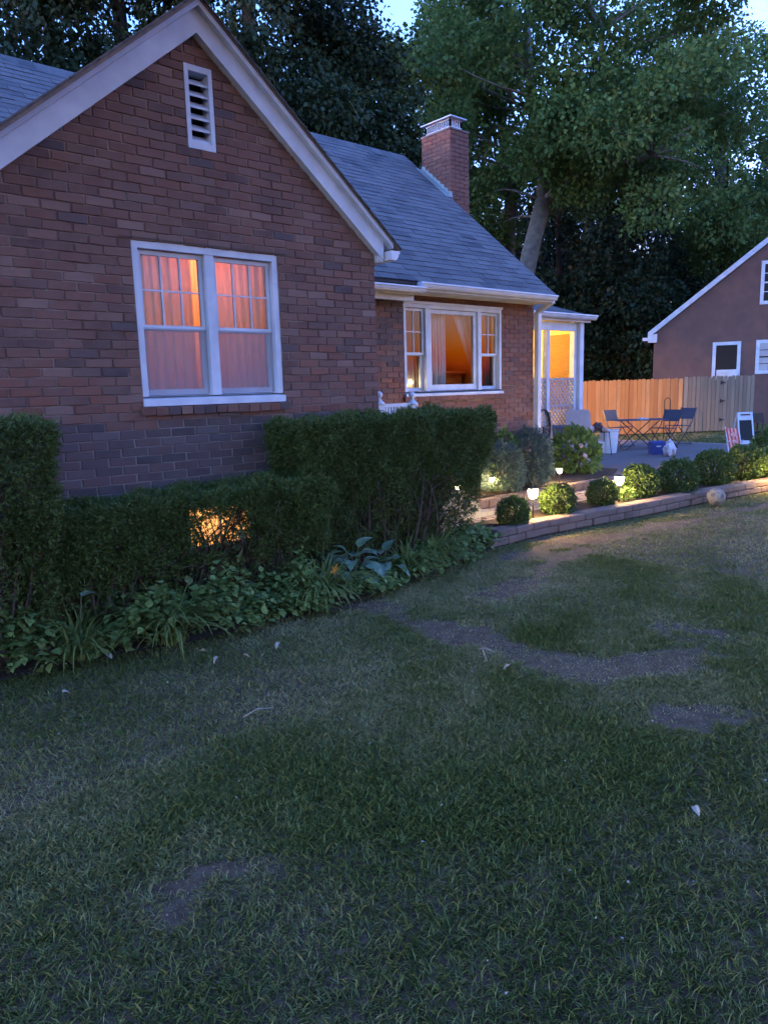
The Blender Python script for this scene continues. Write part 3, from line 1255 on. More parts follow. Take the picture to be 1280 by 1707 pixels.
gx0, gx1, gy0, gy1, z0, z1 = CX0 + .02, CX1 - .16, CY0 + .02, CY1 - .09, CZ + .02, CZ + .17
frame = []
for (a, b2) in (((gx0, gy0), (gx1, gy0)), ((gx1, gy0), (gx1, gy1)), ((gx1, gy1), (gx0, gy1)), ((gx0, gy1), (gx0, gy0))):
    cg.bar((*a, z0 + .012), (*b2, z0 + .012), .02, .03)
    cg.bar((*a, z1 - .012), (*b2, z1 - .012), .02, .025)
    L = math.dist(a, b2)
    nb = max(4, int(L / .045))
    for i in range(nb + 1):
        t = i / nb
        p = (a[0] + (b2[0] - a[0]) * t, a[1] + (b2[1] - a[1]) * t)
        cg.bar((*p, z0), (*p, z1), .02 if i % nb else .035, .012)
cage = cg.build('cage', 'white_metal', ch)
lid = MB()
lid.prism([(gx0 - .06, gy0 - .07, z1), (gx1 + .06, gy0 - .07, z1), (gx1 + .06, gy1 + .07, z1), (gx0 - .06, gy1 + .07, z1)], (0, 0, .018))
lid.build('lid', 'white_metal', ch)
fl = MB()
for i in range(8):
    y = CY0 - .04 + i * .088
    z = mz(y)
    fl.prism([(CX0 - .012, y, z - .02), (CX0 - .012, y + .11, z - .02 + .11 * RS), (CX0 - .012, y + .10, z + .145), (CX0 - .012, y + .015, z + .115)], (.012, 0, 0))
    fl.prism([(RXE - .08, y, z + .016), (CX0 - .004, y, z + .016), (CX0 - .004, y + .085, z + .016 + .085 * RS), (RXE - .08, y + .085, z + .016 + .085 * RS)], (0, 0, .004))
fl.build('step_flashing', 'flash', ch)

# ---- entry stoop and railing behind the tall hedge
st = thing('entry_stoop', 'concrete entry stoop in the house recess behind the tall hedge', 'stoop', (5.6, 6.6, 0))
M['concrete'] = mat('concrete', (.21, .205, .205), .95, var=(.15, .145, .145), scale=3, bump=.4, bscale=70)
d_ = MB()
d_.box((4.86, 6.0, -.05), (6.3, 7.14, .62))
d_.build('platform', 'concrete', st)
for i in range(3):
    d_ = MB()
    d_.box((6.3 + i * .28, 6.05, -.05), (6.58 + i * .28, 7.1, .46 - i * .16))
    d_.build('step', 'concrete', st)
rl = thing('stoop_railing', 'white turned railing posts with ball finials rising behind the tall hedge', 'railing', (5.5, 6.1, .62))
PA, PB_ = oY((632, 672), 6.08), oY((687, 672), 6.08)
for P in (PA, PB_):
    zt = P[2] - .02
    d_ = MB()
    d_.box((P[0] - .045, 6.035, .62), (P[0] + .045, 6.125, zt))
    nw = d_.build('newel_post', 'white', rl)
    d_ = MB()
    d_.lathe([(.062, 0), (.062, .02), (.045, .035), (.03, .045), (.03, .055), (.018, .065), (.018, .075), (.034, .09), (.04, .11), (.034, .13), (.015, .145), (.002, .148)],
             (P[0], 6.08, zt), 16)
    d_.build('finial', 'white', nw, True)
d_ = MB()
d_.box((PA[0] + .046, 6.06, PA[2] - .05), (PB_[0] - .046, 6.10, PA[2] - .012))
d_.build('top_rail', 'white', rl)
n = 8
for i in range(n):
    x = PA[0] + .1 + (PB_[0] - PA[0] - .2) * i / (n - 1)
    d_ = MB()
    d_.box((x - .012, 6.068, .64), (x + .012, 6.092, PA[2] - .051))
    d_.build('baluster', 'white', rl)


# ================================================================== PORCH at the far side of the house
PYF, PX1 = 9.0, 13.32
M['yellow'] = mat('yellow_paint', (.80, .62, .26), .8, var=(.74, .56, .22), scale=2)
M['blind'] = mat('bamboo_blind', (.36, .20, .07), .8, var=(.27, .145, .05), scale=6, stretch=(1, 1, 14), bump=.3, bscale=30)
M['lattice'] = mat('lattice_paint', (.33, .32, .34), .7, var=(.26, .25, .27), scale=6)
fl_ = MB()
fl_.box((9.97, PYF + .02, .1), (PX1 - .02, 12.0, .78))
porch = fl_.build('porch', 'concrete', house)
porch['label'] = 'small lit porch with lattice panels and white posts'


def px_at(px, Y=PYF):
    return float(oY((px, 600), Y)[0])


for pxa, pxb, z0, z1, yy in ((908, 912.5, .1, 2.76, 0), (955, 959, .1, 2.95, .03), (960, 966, .1, 3.0, -.04)):
    d_ = MB()
    d_.box((px_at(pxa), PYF - .05 + yy, z0), (px_at(pxb), PYF + .06 + yy, z1))
    d_.build('post', 'white', porch)
d_ = MB()
d_.box((9.97, PYF - .04, 2.77), (PX1 - .18, PYF + .07, 2.93))
d_.build('header', 'white', porch)
d_ = MB()
d_.box((9.97, PYF - .02, 1.79), (px_at(955), PYF + .03, 1.835))
d_.box((9.97, PYF - .02, 1.27), (px_at(955), PYF + .03, 1.31))
d_.build('rail', 'lattice', porch)
# lattice slats
lt = MB()
for (za, zb) in ((1.31, 1.79), (.30, 1.27)):
    h = zb - za
    x = 11.3 - h
    while x < px_at(955):
        for sgn, yy in ((-1, -.012), (1, -.004)):
            xa, xb = (x, x + h) if sgn > 0 else (x + h, x)
            t0, t1 = 0.0, 1.0
            lim0, lim1 = 11.3, px_at(955)
            lo, hi = (xa, xb) if xa < xb else (xb, xa)
            if hi <= lim0 or lo >= lim1:
                continue
            ta = 0 if lim0 <= xa <= lim1 else ((lim0 if xa < lim0 else lim1) - xa) / (xb - xa)
            tb = 1 if lim0 <= xb <= lim1 else ((lim0 if xb < lim0 else lim1) - xa) / (xb - xa)
            p = (xa + (xb - xa) * ta, PYF + yy, za + h * ta)
            q = (xa + (xb - xa) * tb, PYF + yy, za + h * tb)
            if math.dist(p, q) > .02:
                lt.bar(p, q, .006, .034, (0, 1, 0)) if False else lt.bar(p, q, (.038 if sgn < 0 else .022), .006, (0, 1, 0))
        x += .11
o = lt.build('lattice', 'lattice', porch)
o['kind'] = 'stuff'
d_ = MB()
d_.box((9.97, 11.4, .78), (PX1 - .10, 11.46, 2.95))
d_.box((PX1 - .10, PYF + .08, .78), (PX1 - .04, 11.46, 2.95))
d_.build('inner_wall', 'yellow', porch)
d_ = MB()
SX = PX1 - .112
yb0, yb1 = float(oX((947.5, 600), SX)[1]), float(oX((911, 600), SX)[1])
zb1 = float(oX((930, 558), SX)[2])
d_.box((SX, yb0, 1.2), (SX + .01, yb1, zb1))
d_.build('blind', 'blind', porch)
d_ = MB()
d_.box((9.97, PYF + .1, 2.951), (PX1 - .045, 11.46, 2.99))
d_.build('ceiling', 'yellow', porch)
pr_ = MB()
E0 = 3.07
A_ = (12.0, 10.5, 3.72)
c1, c2, c3 = (9.9, 8.82, E0), (13.5, 8.82, E0), (13.5, 12.2, E0)
pr_.poly([c1, c2, A_, (9.9, 10.5, 3.72)])
pr_.poly([c2, c3, A_])
pr_.poly([c3, (9.9, 12.2, E0), (9.9, 10.5, 3.72), A_])
pr_.poly([c1, (9.9, 12.2, E0), c3, c2])
proof = pr_.build('porch_roof', 'roof_under', porch)
ps = MB()
nrow2 = 14
for k in range(nrow2):
    t0, t1 = k / nrow2, (k + 1.2) / nrow2
    t1 = min(t1, 1)
    lerp = lambda a, b_, t: Vector(a).lerp(Vector(b_), t)
    up = Vector((0, -.36, .93))
    l0, r0 = lerp(c1, (9.9, 10.5, 3.72), t0), lerp(c2, A_, t0)
    l1, r1 = lerp(c1, (9.9, 10.5, 3.72), t1), lerp(c2, A_, t1)
    n = 12
    for i in range(n):
        a, b_ = i / n, (i + 1) / n - .004
        q = [l0.lerp(r0, a), l0.lerp(r0, b_), l1.lerp(r1, b_), l1.lerp(r1, a)]
        ps.hexa([v + up * .001 for v in q] + [q[0] + up * .012, q[1] + up * .012, q[2] + up * .003, q[3] + up * .003])
o = ps.build('porch_shingles', 'shingle', porch)
o['kind'] = 'stuff'
eg = MB()
gutter_profile(eg, 9.95, 13.56, 8.83, E0 + .01, 1.1)
eg.box((9.95, 8.84, 2.94), (13.5, 8.87, E0 - .005))
eg.build('porch_gutter', 'white_metal', porch)
lamp('porch_lamp_light', (12.1, 9.9, 2.80), 9.0, (1.0, .62, .2), .06)
# hooded wall lantern on the patio side of the porch
wlx, wly, wlz = PX1 + .16, 10.1, 2.62
wlan = thing('wall_lantern', 'hooded wall lantern on the patio side of the porch', 'lantern', (wlx, wly, wlz))
d_ = MB()
d_.lathe([(.03, .12), (.12, .06), (.15, .0), (.14, .0), (.11, .05), (.0, .10)], (wlx, wly, wlz), 16)
d_.build('hood', 'black', wlan)
d_ = MB()
d_.bar((PX1 - .035, wly, wlz + .12), (wlx, wly, wlz + .12), .03, .03)
d_.build('bracket', 'black', wlan)
d_ = MB()
d_.lathe([(.02, .06), (.04, .03), (.04, .0), (.01, -.02)], (wlx, wly, wlz), 12)
d_.build('bulb', 'bulb', wlan, True)
sp = bpy.data.lights.new('wall_lantern_light', 'SPOT')
sp.energy = 230.0 * LIGHT
sp.color = (1.0, .55, .18)
sp.spot_size = math.radians(48)
sp.spot_blend = .55
sp.shadow_soft_size = .05
spo = bpy.data.objects.new('wall_lantern_light', sp)
COL.objects.link(spo)
spo.location = (wlx + .02, wly, wlz - .05)
spo.rotation_euler = Vector((7.2, 3.3, -2.5)).to_track_quat('-Z', 'Y').to_euler()
M['lamp_glow'] = emis('lamp_glow', (1.0, .72, .38), 6.0 * LIGHT)
d_ = MB()
d_.lathe([(.07, 0), (.09, -.03), (.06, -.07), (.01, -.08)], (11.4, 10.2, 2.95), 14)
d_.build('ceiling_lamp', 'lamp_glow', porch, True)

# ================================================================== PATH, BEDS, STONE WALL, PATIO
M['paver'] = mat('paver', (.17, .125, .11), .9, var=(.22, .17, .145), scale=6, bump=.5, bscale=80,
                 rnd=[(.14, .10, .09), (.20, .145, .12), (.17, .12, .105), (.22, .17, .15)])
M['stone'] = mat('wall_stone', (.18, .13, .11), .92, var=(.19, .135, .11), scale=7, bump=.8, bscale=50,
                 rnd=[(.115, .078, .062), (.16, .105, .08), (.09, .068, .06), (.18, .12, .092), (.135, .095, .078)])
M['patio'] = mat('patio_concrete', (.115, .105, .11), .85, var=(.12, .085, .075), scale=.9, detail=8, bump=.3, bscale=60)
M['mulch'] = mat('mulch', (.020, .013, .010), 1, var=(.042, .027, .02), scale=30, bump=1, bscale=80)
PZ = .09
d_ = MB()
d_.box((10.7, 5.75, -.03), (18.8, 13.2, PZ))
struct(d_.build('patio', 'patio'), 'grey concrete patio')
d_ = MB()
d_.box((18.8, 6.4, -.03), (19.25, 13.2, PZ - .015))
struct(d_.build('patio_edge', 'paver'), 'reddish paver strip along the patio end')
d_ = MB()
pth = [(5.95, 5.72), (10.69, 5.72), (10.69, 6.5), (7.0, 6.5), (6.1, 6.9), (5.6, 6.9)]
d_.prism([(x, y, -.028) for x, y in pth], (0, 0, PZ - .01))
path = struct(d_.build('path', 'soil'), 'brick paver path between the stone edgings')
pm = [None] * 5
for s in range(5):
    t = MB()
    e = .006
    lx, ly = .098, .048
    t.hexa([(-lx, -ly, 0), (lx, -ly, 0), (lx, ly, 0), (-lx, ly, 0), (-lx + e, -ly + e, .05), (lx - e, -ly + e, .05), (lx - e, ly - e, .05), (-lx + e, ly - e, .05)])
    pm[s] = t.mesh('paver')
cells = []
y = 5.79
row = 0
while y < 6.95:
    x = 5.75 + (.1 if row % 2 else 0)
    while x < 10.6:
        inside = (5.75 < y < 6.46 and x > 6.05) or (y >= 6.46 and 5.75 < x < 6.95 - (y - 6.46))
        if inside:
            cells.append((x, y))
        x += .203
    y += .103
    row += 1
cells.sort(key=lambda c: c[0] + c[1])
extra = MB()
for i, (x, y) in enumerate(cells):
    z = .035 + random.uniform(-.004, .004)
    if i < 290:
        o = link('paver', pm[i % 5], 'paver', path, (x, y, z))
        o.rotation_euler = (random.uniform(-.02, .02), random.uniform(-.02, .02), random.uniform(-.02, .02))
    else:
        q = len(extra.v)
        extra.v += [tuple(v.co + Vector((x, y, z))) for v in pm[i % 5].vertices]
        extra.f += [tuple(a + q for a in p.vertices) for p in pm[i % 5].polygons]
if extra.v:
    o = extra.build('pavers', 'paver', path)
    o['kind'] = 'stuff'
# front raised bed soil
d_ = MB()
front = [(x, y + .12) for x, y in WALL_LINE if x < 17]
d_.prism([(x, y, -.03) for x, y in front] + [(16.5, 5.74, -.03), (5.95, 5.715, -.03)], (0, 0, .155))
struct(d_.build('raised_bed', 'mulch'), 'dark mulch of the raised bed behind the low stone wall')
d_ = MB()
d_.prism([(7.1, 6.66, -.03), (10.8, 6.62, -.03), (11.6, 7.0, -.03), (11.6, 8.6, -.03), (9.5, 8.9, -.03), (9.5, 7.14, -.03), (6.35, 7.14, -.03), (6.35, 6.95, -.03)], (0, 0, .24))
struct(d_.build('foundation_bed', 'mulch'), 'dark mulch of the bed along the house wall')


def stone_block(L, D, H, seed):
    r = random.Random(seed)
    t = MB()
    e = .012
    j = lambda a: a + r.uniform(-.006, .006)
    t.hexa([(j(-L / 2), j(-D / 2), 0), (j(L / 2), j(-D / 2), 0), (j(L / 2), D / 2, 0), (j(-L / 2), D / 2, 0),
            (j(-L / 2), j(-D / 2), H), (j(L / 2), j(-D / 2), H), (j(L / 2), D / 2, H), (j(-L / 2), D / 2, H)])
    import bmesh
    bm = bmesh.new()
    me = t.mesh('stone_block')
    bm.from_mesh(me)
    bmesh.ops.bevel(bm, geom=bm.edges[:] , offset=e, segments=1, affect='EDGES')
    bm.to_mesh(me)
    bm.free()
    return me


blk = [stone_block(.30, .20, .085, s) for s in range(6)]
edge_blk = [stone_block(.24, .15, .12, 40 + s) for s in range(4)]


def along(line, step, start=0.0):
    """points and headings at equal steps along a polyline"""
    out = []
    d = start
    acc = 0
    for a, b_ in zip(line[:-1], line[1:]):
        L = math.dist(a, b_)
        while d < acc + L:
            t = (d - acc) / L
            out.append((a[0] + (b_[0] - a[0]) * t, a[1] + (b_[1] - a[1]) * t, math.atan2(b_[1] - a[1], b_[0] - a[0])))
            d += step
        acc += L
    return out


rw = thing('stone_wall', 'low wall of reddish stone blocks edging the lawn', 'wall', (6.2, 5.1, 0))
line = [(6.05, 5.13), (6.86, 5.14), (7.87, 5.03), (9.08, 4.90), (10.12, 4.84), (11.88, 4.62), (16.0, 4.14)]
line = [(x, y + .06) for x, y in line]
for course in range(2):
    for i, (x, y, a) in enumerate(along(line, .305, .05 if course == 0 else .2)):
        o = link('stone_block', blk[(i * 3 + course) % 6], 'stone', rw, (x, y + random.uniform(-.008, .008), -.02 + course * .087))
        o.rotation_euler = (0, random.uniform(-.01, .01), a + random.uniform(-.025, .025))
eg_ = thing('stone_edging', 'curved stone edging along the bed under the house windows', 'edging', (7.5, 6.6, 0))
line2 = [(6.25, 6.93), (6.6, 6.72), (7.1, 6.58), (8.5, 6.55), (10.0, 6.55), (10.75, 6.56), (11.3, 6.75), (11.65, 7.15)]
for i, (x, y, a) in enumerate(along(line2, .245, .05)):
    o = link('stone_block', edge_blk[i % 4], 'stone', eg_, (x, y + random.uniform(-.006, .006), .065 + random.uniform(0, .02)))
    o.rotation_euler = (0, random.uniform(-.02, .02), a + random.uniform(-.04, .04))
for i, (x, y, a) in enumerate(along(line2, .245, .15)):
    if i % 1 == 0:
        o = link('stone_block', edge_blk[(i + 2) % 4], 'stone', eg_, (x, y, -.05))
        o.rotation_euler = (0, 0, a)

# ================================================================== FOLIAGE HELPERS
GREEN_YEW = [(.034, .058, .014), (.054, .084, .019), (.074, .105, .024), (.042, .068, .016), (.10, .135, .03)]
M['yew'] = foliage_mat('yew_needles', GREEN_YEW, .12, .55)
M['yew_wood'] = mat('yew_wood', (.085, .058, .04), .9, var=(.05, .035, .026), scale=20, bump=.5)
M['maple'] = foliage_mat('maple_leaves', [(.050, .098, .026), (.078, .138, .036), (.108, .178, .044), (.062, .116, .030), (.138, .205, .055)], .35)
M['bark'] = mat('grey_bark', (.16, .145, .12), .95, var=(.10, .09, .075), scale=6, bump=1, bscale=25)
M['bark_dark'] = mat('dark_bark', (.06, .05, .042), .95, var=(.04, .034, .03), scale=6, bump=1, bscale=25)
M['hemlock'] = foliage_mat('hemlock_sprays', [(.016, .028, .010), (.024, .040, .013), (.034, .052, .016), (.020, .034, .011)], .15)
M['woods'] = foliage_mat('woodland_leaves', [(.014, .030, .014), (.022, .042, .018), (.030, .055, .022)], .15)


def crown_leaves(centres, radii, per, size, droop=.3, shell=.55):
    P, D = [], []
    for c, r in zip(centres, radii):
        n = max(20, int(per * r * r))
        d = unit(RNG.normal(size=(n, 3)))
        rad = r * np.power(RNG.uniform(shell ** 3, 1, n), 1 / 3)
        # ragged outline
        rad *= 1 + .28 * np.sin(d[:, 0] * 5 + c[0]) * np.sin(d[:, 1] * 6 + c[1] * 2) + .15 * np.sin(d[:, 2] * 9 + c[2])
        p = c + d * rad[:, None] * np.array([1.0, 1.0, .72])
        ax = d * .7 + RNG.normal(size=(n, 3)) * .6
        ax[:, 2] -= droop
        P.append(p)
        D.append(ax)
    P, D = np.concatenate(P), np.concatenate(D)
    n = len(P)
    L = size * RNG.uniform(.6, 1.35, n)
    return leaf_mesh('crown', P, D, L, L * RNG.uniform(.55, .8, n), .1)


def limb(mb, a, b_, r0, r1, n=7, sag=.0, wob=.25):
    a, b_ = np.array(a, float), np.array(b_, float)
    L = np.linalg.norm(b_ - a)
    pts, rads = [], []
    w1, w2 = RNG.normal(size=3) * wob * L * .12, RNG.normal(size=3) * wob * L * .08
    for i in range(n):
        t = i / (n - 1)
        p = a + (b_ - a) * t + w1 * math.sin(math.pi * t) + w2 * math.sin(2 * math.pi * t)
        p[2] += sag * L * math.sin(math.pi * t)
        pts.append(p)
        rads.append(r0 + (r1 - r0) * t ** .8)
    mb.tube(pts, rads, 7)


def tree(name, label, base, stems, clumps, per, size, leaf_m, bark_m, group=None, droop=.3, limbs=True, cat='tree', limb_r=.09):
    root = thing(name, label, cat, tuple(base), group)
    tk = MB()
    allp = []
    for pts, rads in stems:
        tk.tube(pts, rads, 10)
        for k in range(len(pts) - 1):
            for t in (0, .5):
                allp.append(np.array(pts[k]) * (1 - t) + np.array(pts[k + 1]) * t)
    allp = np.array(allp)
    C = np.array([c for c, r in clumps])
    R_ = np.array([r for c, r in clumps])
    if limbs:
        zmin = allp[:, 2].min() + (allp[:, 2].max() - allp[:, 2].min()) * .3
        cand_ = allp[allp[:, 2] > zmin]
        for c in C[::2]:
            d = np.linalg.norm(cand_ - c, axis=1) + np.maximum(0, cand_[:, 2] - c[2]) * 1.5
            a = cand_[int(np.argmin(d))]
            limb(tk, a, c, limb_r * (.6 + .1 * np.linalg.norm(c - a)) , .012, 7, .05)
    tk.build('trunk', bark_m, root, True)
    me = crown_leaves(C, R_, per, size, droop)
    cr = link('crown', me, leaf_m, root)
    return root


def ell_clumps(c, rad, n, r, seed, keep=None, shell=.35):
    rg = np.random.default_rng(seed)
    out = []
    k = 0
    while len(out) < n and k < n * 30:
        k += 1
        d = unit(rg.normal(size=3))
        t = rg.uniform(shell ** 3, 1) ** (1 / 3)
        p = np.array(c) + d * t * np.array(rad)
        if keep is not None and not keep(p):
            continue
        out.append((p, rg.uniform(r[0], r[1])))
    return out


# ================================================================== TREES
def gpos(px, depth):
    p = oD((px, 640), depth)
    return np.array([p[0], p[1], 0.0])


# big maple: leaning pale trunk behind the roof
DM = 26.0
b0 = gpos(862, DM)
stem = [b0, oD((868, 560), DM), oD((876, 455), DM), oD((890, 395), DM), oD((906, 335), DM)]
forkL = [oD((906, 335), DM), oD((900, 270), DM + .6), oD((885, 180), DM + 1), oD((880, 60), DM + 1.5), oD((870, -60), DM + 2)]
forkR = [oD((906, 338), DM), oD((945, 300), DM - .6), oD((975, 230), DM - 1.2), oD((1000, 120), DM - 1.6), oD((1010, -20), DM - 2)]
forkR2 = [oD((935, 310), DM - .5), oD((990, 275), DM - 1.5), oD((1050, 268), DM - 2.2), oD((1120, 250), DM - 3)]


def px_keep(rects):
    def f(p):
        u, v, d = proj_px(p)
        for x0, y0, x1, y1 in rects:
            if x0 < u < x1 and y0 < v < y1:
                return False
        return True
    return f


mk = px_keep([(575, -400, 720, 85), (1195, -400, 1340, 85), (905, 330, 1090, 640), (840, 380, 1300, 640)])
cl = ell_clumps(oD((900, 110), DM), (6.6, 4.6, 6.0), 74, (.7, 1.45), 5, mk)
cl += ell_clumps(oD((1090, 180), DM - 2), (4.2, 3.0, 4.4), 44, (.6, 1.25), 6, mk)
cl += ell_clumps(oD((760, 60), DM + 1), (3.0, 3.0, 3.6), 26, (.6, 1.2), 7, mk)
tree('maple_tree', 'tall broad maple with pale leaning trunk behind the chimney', b0,
     [(stem, [.40, .36, .31, .29, .30]), (forkL, [.24, .2, .16, .11, .05]), (forkR, [.19, .16, .13, .09, .04]), (forkR2, [.13, .10, .08, .04])],
     cl, 720, .155, 'maple', 'bark', limb_r=.07)
b1 = gpos(846, DM + 4)
st2 = [b1, oD((848, 520), DM + 4), oD((846, 400), DM + 4), oD((852, 330), DM + 4), oD((835, 200), DM + 4), oD((800, 60), DM + 5)]
cl = ell_clumps(oD((800, 290), DM + 3), (2.6, 2.2, 3.0), 22, (.6, 1.2), 9, px_keep([(905, 330, 1090, 640), (560, 255, 700, 500)]))
cl += ell_clumps(oD((720, 20), DM + 5), (4.2, 3, 3.6), 26, (.7, 1.3), 10, mk)
tree('maple_tree', 'slim upright maple standing close behind the pale leaning trunk', b1, [(st2, [.36, .32, .30, .27, .2, .08])], cl, 660, .155, 'maple', 'bark', limb_r=.06)
b2 = gpos(1210, 36)
st3 = [b2, oD((1212, 480), 36), oD((1205, 330), 36), oD((1190, 180), 36), oD((1180, 60), 36)]
cl = ell_clumps(oD((1210, 250), 35), (5.2, 4, 5.6), 60, (.8, 1.6), 12, px_keep([(1190, -400, 1340, 75), (905, 330, 1090, 640)]))
tree('maple_tree', 'leafy maple rising behind the neighbouring gable house', b2, [(st3, [.42, .38, .32, .22, .08])], cl, 480, .19, 'maple', 'bark_dark', limb_r=.09)

# dark evergreens behind the house
for i, (px, dep, wid, ht, n, lab) in enumerate(((20, 19, 3.2, 15, 64, 'dark hemlock behind the main roof ridge at the wing side'),
                                               (140, 22, 3.0, 17, 66, 'dark hemlock between the ridge end and the gable peak'),
                                               (250, 21, 3.4, 17, 74, 'dark hemlock rising behind the white gable peak'),
                                               (450, 20, 3.0, 15, 64, 'dark drooping hemlock behind the wing roof slope'),
                                               (590, 23, 3.0, 13, 58, 'greenish drooping hemlock behind the main ridge near the chimney'))):
    bb = gpos(px, dep)
    stm = [bb, bb + np.array([.1, 0, ht * .4]), bb + np.array([0, .1, ht * .75]), bb + np.array([0, 0, ht])]
    rg = np.random.default_rng(60 + i)
    cl = []
    for k in range(n):
        z = rg.uniform(2.5, ht)
        rr_ = wid * (1 - .55 * (z / ht)) * math.sqrt(rg.uniform(.1, 1))
        a = rg.uniform(0, 2 * math.pi)
        cl.append((bb + np.array([rr_ * math.cos(a), rr_ * math.sin(a), z]), rg.uniform(.7, 1.25)))
    cl = [c for c in cl if px_keep([(575, -400, 720, 85)])(c[0])]
    tree('hemlock_tree', lab, bb, [(stm, [.35, .27, .16, .04])], cl, 900, .135, 'hemlock', 'bark_dark', 'evergreens behind the house', droop=.8, limb_r=.03)

# dark wood behind the fence and the neighbouring house
wl_ = [(720, 56), (830, 58), (915, 55), (975, 60), (1030, 54), (1075, 57), (1120, 60), (1190, 62), (690, 42), (760, 38), (870, 44), (930, 37), (985, 41), (1040, 36), (1100, 43), (1160, 46), (1235, 48), (1300, 45)]
for i, (px, dep) in enumerate(wl_):
    bb = gpos(px, dep)
    ht = 11 + (i * 37 % 5)
    stm = [bb, bb + np.array([.2, .1, ht * .5]), bb + np.array([-.1, .2, ht * .95])]
    rg = np.random.default_rng(90 + i)
    cl = []
    for k in range(50):
        z = rg.uniform(.4, ht)
        rr_ = 3.0 * math.sqrt(rg.uniform(.02, 1)) * (1 - .35 * z / ht)
        a = rg.uniform(0, 2 * math.pi)
        cl.append((bb + np.array([rr_ * math.cos(a), rr_ * math.sin(a), z]), rg.uniform(.8, 1.5)))
    tree('woodland_tree', 'dark leafy tree in the wood beyond the board fence', bb, [(stm, [.25, .18, .05])], cl, 300, .21, 'woods', 'bark_dark', 'trees of the dark wood beyond the fence', limb_r=.03)

# unseen trees added behind the camera to shade lawn and hedge fronts
for i, (bx_, by_, ht, lab) in enumerate(((4.2, -3.9, 11, 'broad unseen maple added behind the camera to shade the lawn'), (-8.5, -6.0, 12, 'second unseen maple added behind the camera to block low sky light'))):
    bb = np.array([bx_, by_, 0.0])
    stm = [bb, bb + np.array([.15, .1, 3.0]), bb + np.array([.1, .2, 6.0]), bb + np.array([0, .2, ht * .95])]
    cl = ell_clumps(bb + np.array([-1.4, 1.9, ht * .77]), (5.4, 4.8, ht * .28), 84, (.8, 1.5), 140 + i)
    tree('shade_tree', lab, bb, [(stm, [.32, .27, .22, .06])], cl, 420, .22, 'maple', 'bark_dark', 'unseen shade trees behind the camera', limb_r=.06)

# ================================================================== NEIGHBOURING HOUSE
NH = thing('neighbour_house', 'plain brown brick gable house with white trim beyond the board fence', 'house', tuple(gpos(1087, 29.2)))
NO = Vector(gpos(1087, 29.2))
NA = YAW - math.radians(21)
NE = Vector((math.sin(NA), -math.cos(NA), 0))
NN = Vector((math.cos(NA), math.sin(NA), 0))


def NP(s, d, z):
    return NO + NE * s + NN * d + Vector((0, 0, z))


def npx(px, py):
    """local (s, z) of a pixel on the neighbour's front plane"""
    d = Vector(ray(px if hasattr(px, '__len__') else (px, py)))
    c = Vector(CAM)
    t = (NO - c).dot(NN) / d.dot(NN)
    h = c + d * t - NO
    return h.dot(NE), (c + d * t).z


def nbox(mb, s0, s1, d0, d1, z0, z1):
    mb.hexa([NP(s0, d0, z0), NP(s1, d0, z0), NP(s1, d1, z0), NP(s0, d1, z0), NP(s0, d0, z1), NP(s1, d0, z1), NP(s1, d1, z1), NP(s0, d1, z1)])


def nframe(mb, s0, s1, z0, z1, d0, d1, w):
    nbox(mb, s0, s0 + w, d0, d1, z0, z1)
    nbox(mb, s1 - w, s1, d0, d1, z0, z1)
    nbox(mb, s0 + w, s1 - w, d0 + .003, d1, z0, z0 + w)
    nbox(mb, s0 + w, s1 - w, d0 + .003, d1, z1 - w, z1)


_, nez = npx(1090, 556)
s2, z2 = npx(1280, 402)
s1_, z1_ = npx(1092, 553)
NSL = (z2 - z1_) / (s2 - s1_)
NW = 9.6
M['nb_brick'] = mat('neighbour_brick', (.15, .085, .07), .9, var=(.115, .07, .062), scale=2.5, detail=8, bump=.3, bscale=60)
d_ = MB()
nap = z1_ + NSL * (NW / 2 - s1_)
d_.prism([NP(0, 0, -.1), NP(NW, 0, -.1), NP(NW, 0, z1_ + .05), NP(NW / 2, 0, nap), NP(0, 0, z1_ + .05)], NN * 8)
nwall = d_.build('wall', 'nb_brick', NH)
for sgn in (0, 1):
    d_ = MB()
    a = [NP(-.25, -.12, z1_ - .25 * NSL + .02), NP(NW / 2, -.12, nap + .02), NP(NW / 2, 8.1, nap + .02), NP(-.25, 8.1, z1_ - .25 * NSL + .02)]
    if sgn:
        a = [NP(NW + .25, -.12, z1_ - .25 * NSL + .02), NP(NW / 2, -.12, nap + .02), NP(NW / 2, 8.1, nap + .02), NP(NW + .25, 8.1, z1_ - .25 * NSL + .02)]
    d_.prism(a, (0, 0, .14))
    d_.build('roof', 'shingle', NH)
    d_ = MB()
    s_e, s_m = (-.22, NW / 2) if not sgn else (NW + .22, NW / 2)
    d_.prism([NP(s_e, -.145, z1_ - .22 * NSL - .06), NP(s_m, -.145, nap - .06), NP(s_m, -.145, nap + .16), NP(s_e, -.145, z1_ - .22 * NSL + .16)], NN * .14)
    d_.build('rake_board', 'white', NH)
d_ = MB()
nbox(d_, -.22, .12, -.15, .02, z1_ - .42, z1_ - .1)
d_.build('eave_return', 'white', NH)
d_ = MB()
nbox(d_, -.42, -.22, -.12, 8, z1_ - .34, z1_ - .22)
d_.build('gutter', 'white_metal', NH)
M['night_pane'] = mat('night_pane', (.008, .009, .012), .35, spec=.2)
M['pale_blind'] = mat('pale_blind', (.40, .40, .42), .7, var=(.34, .34, .36), scale=3)
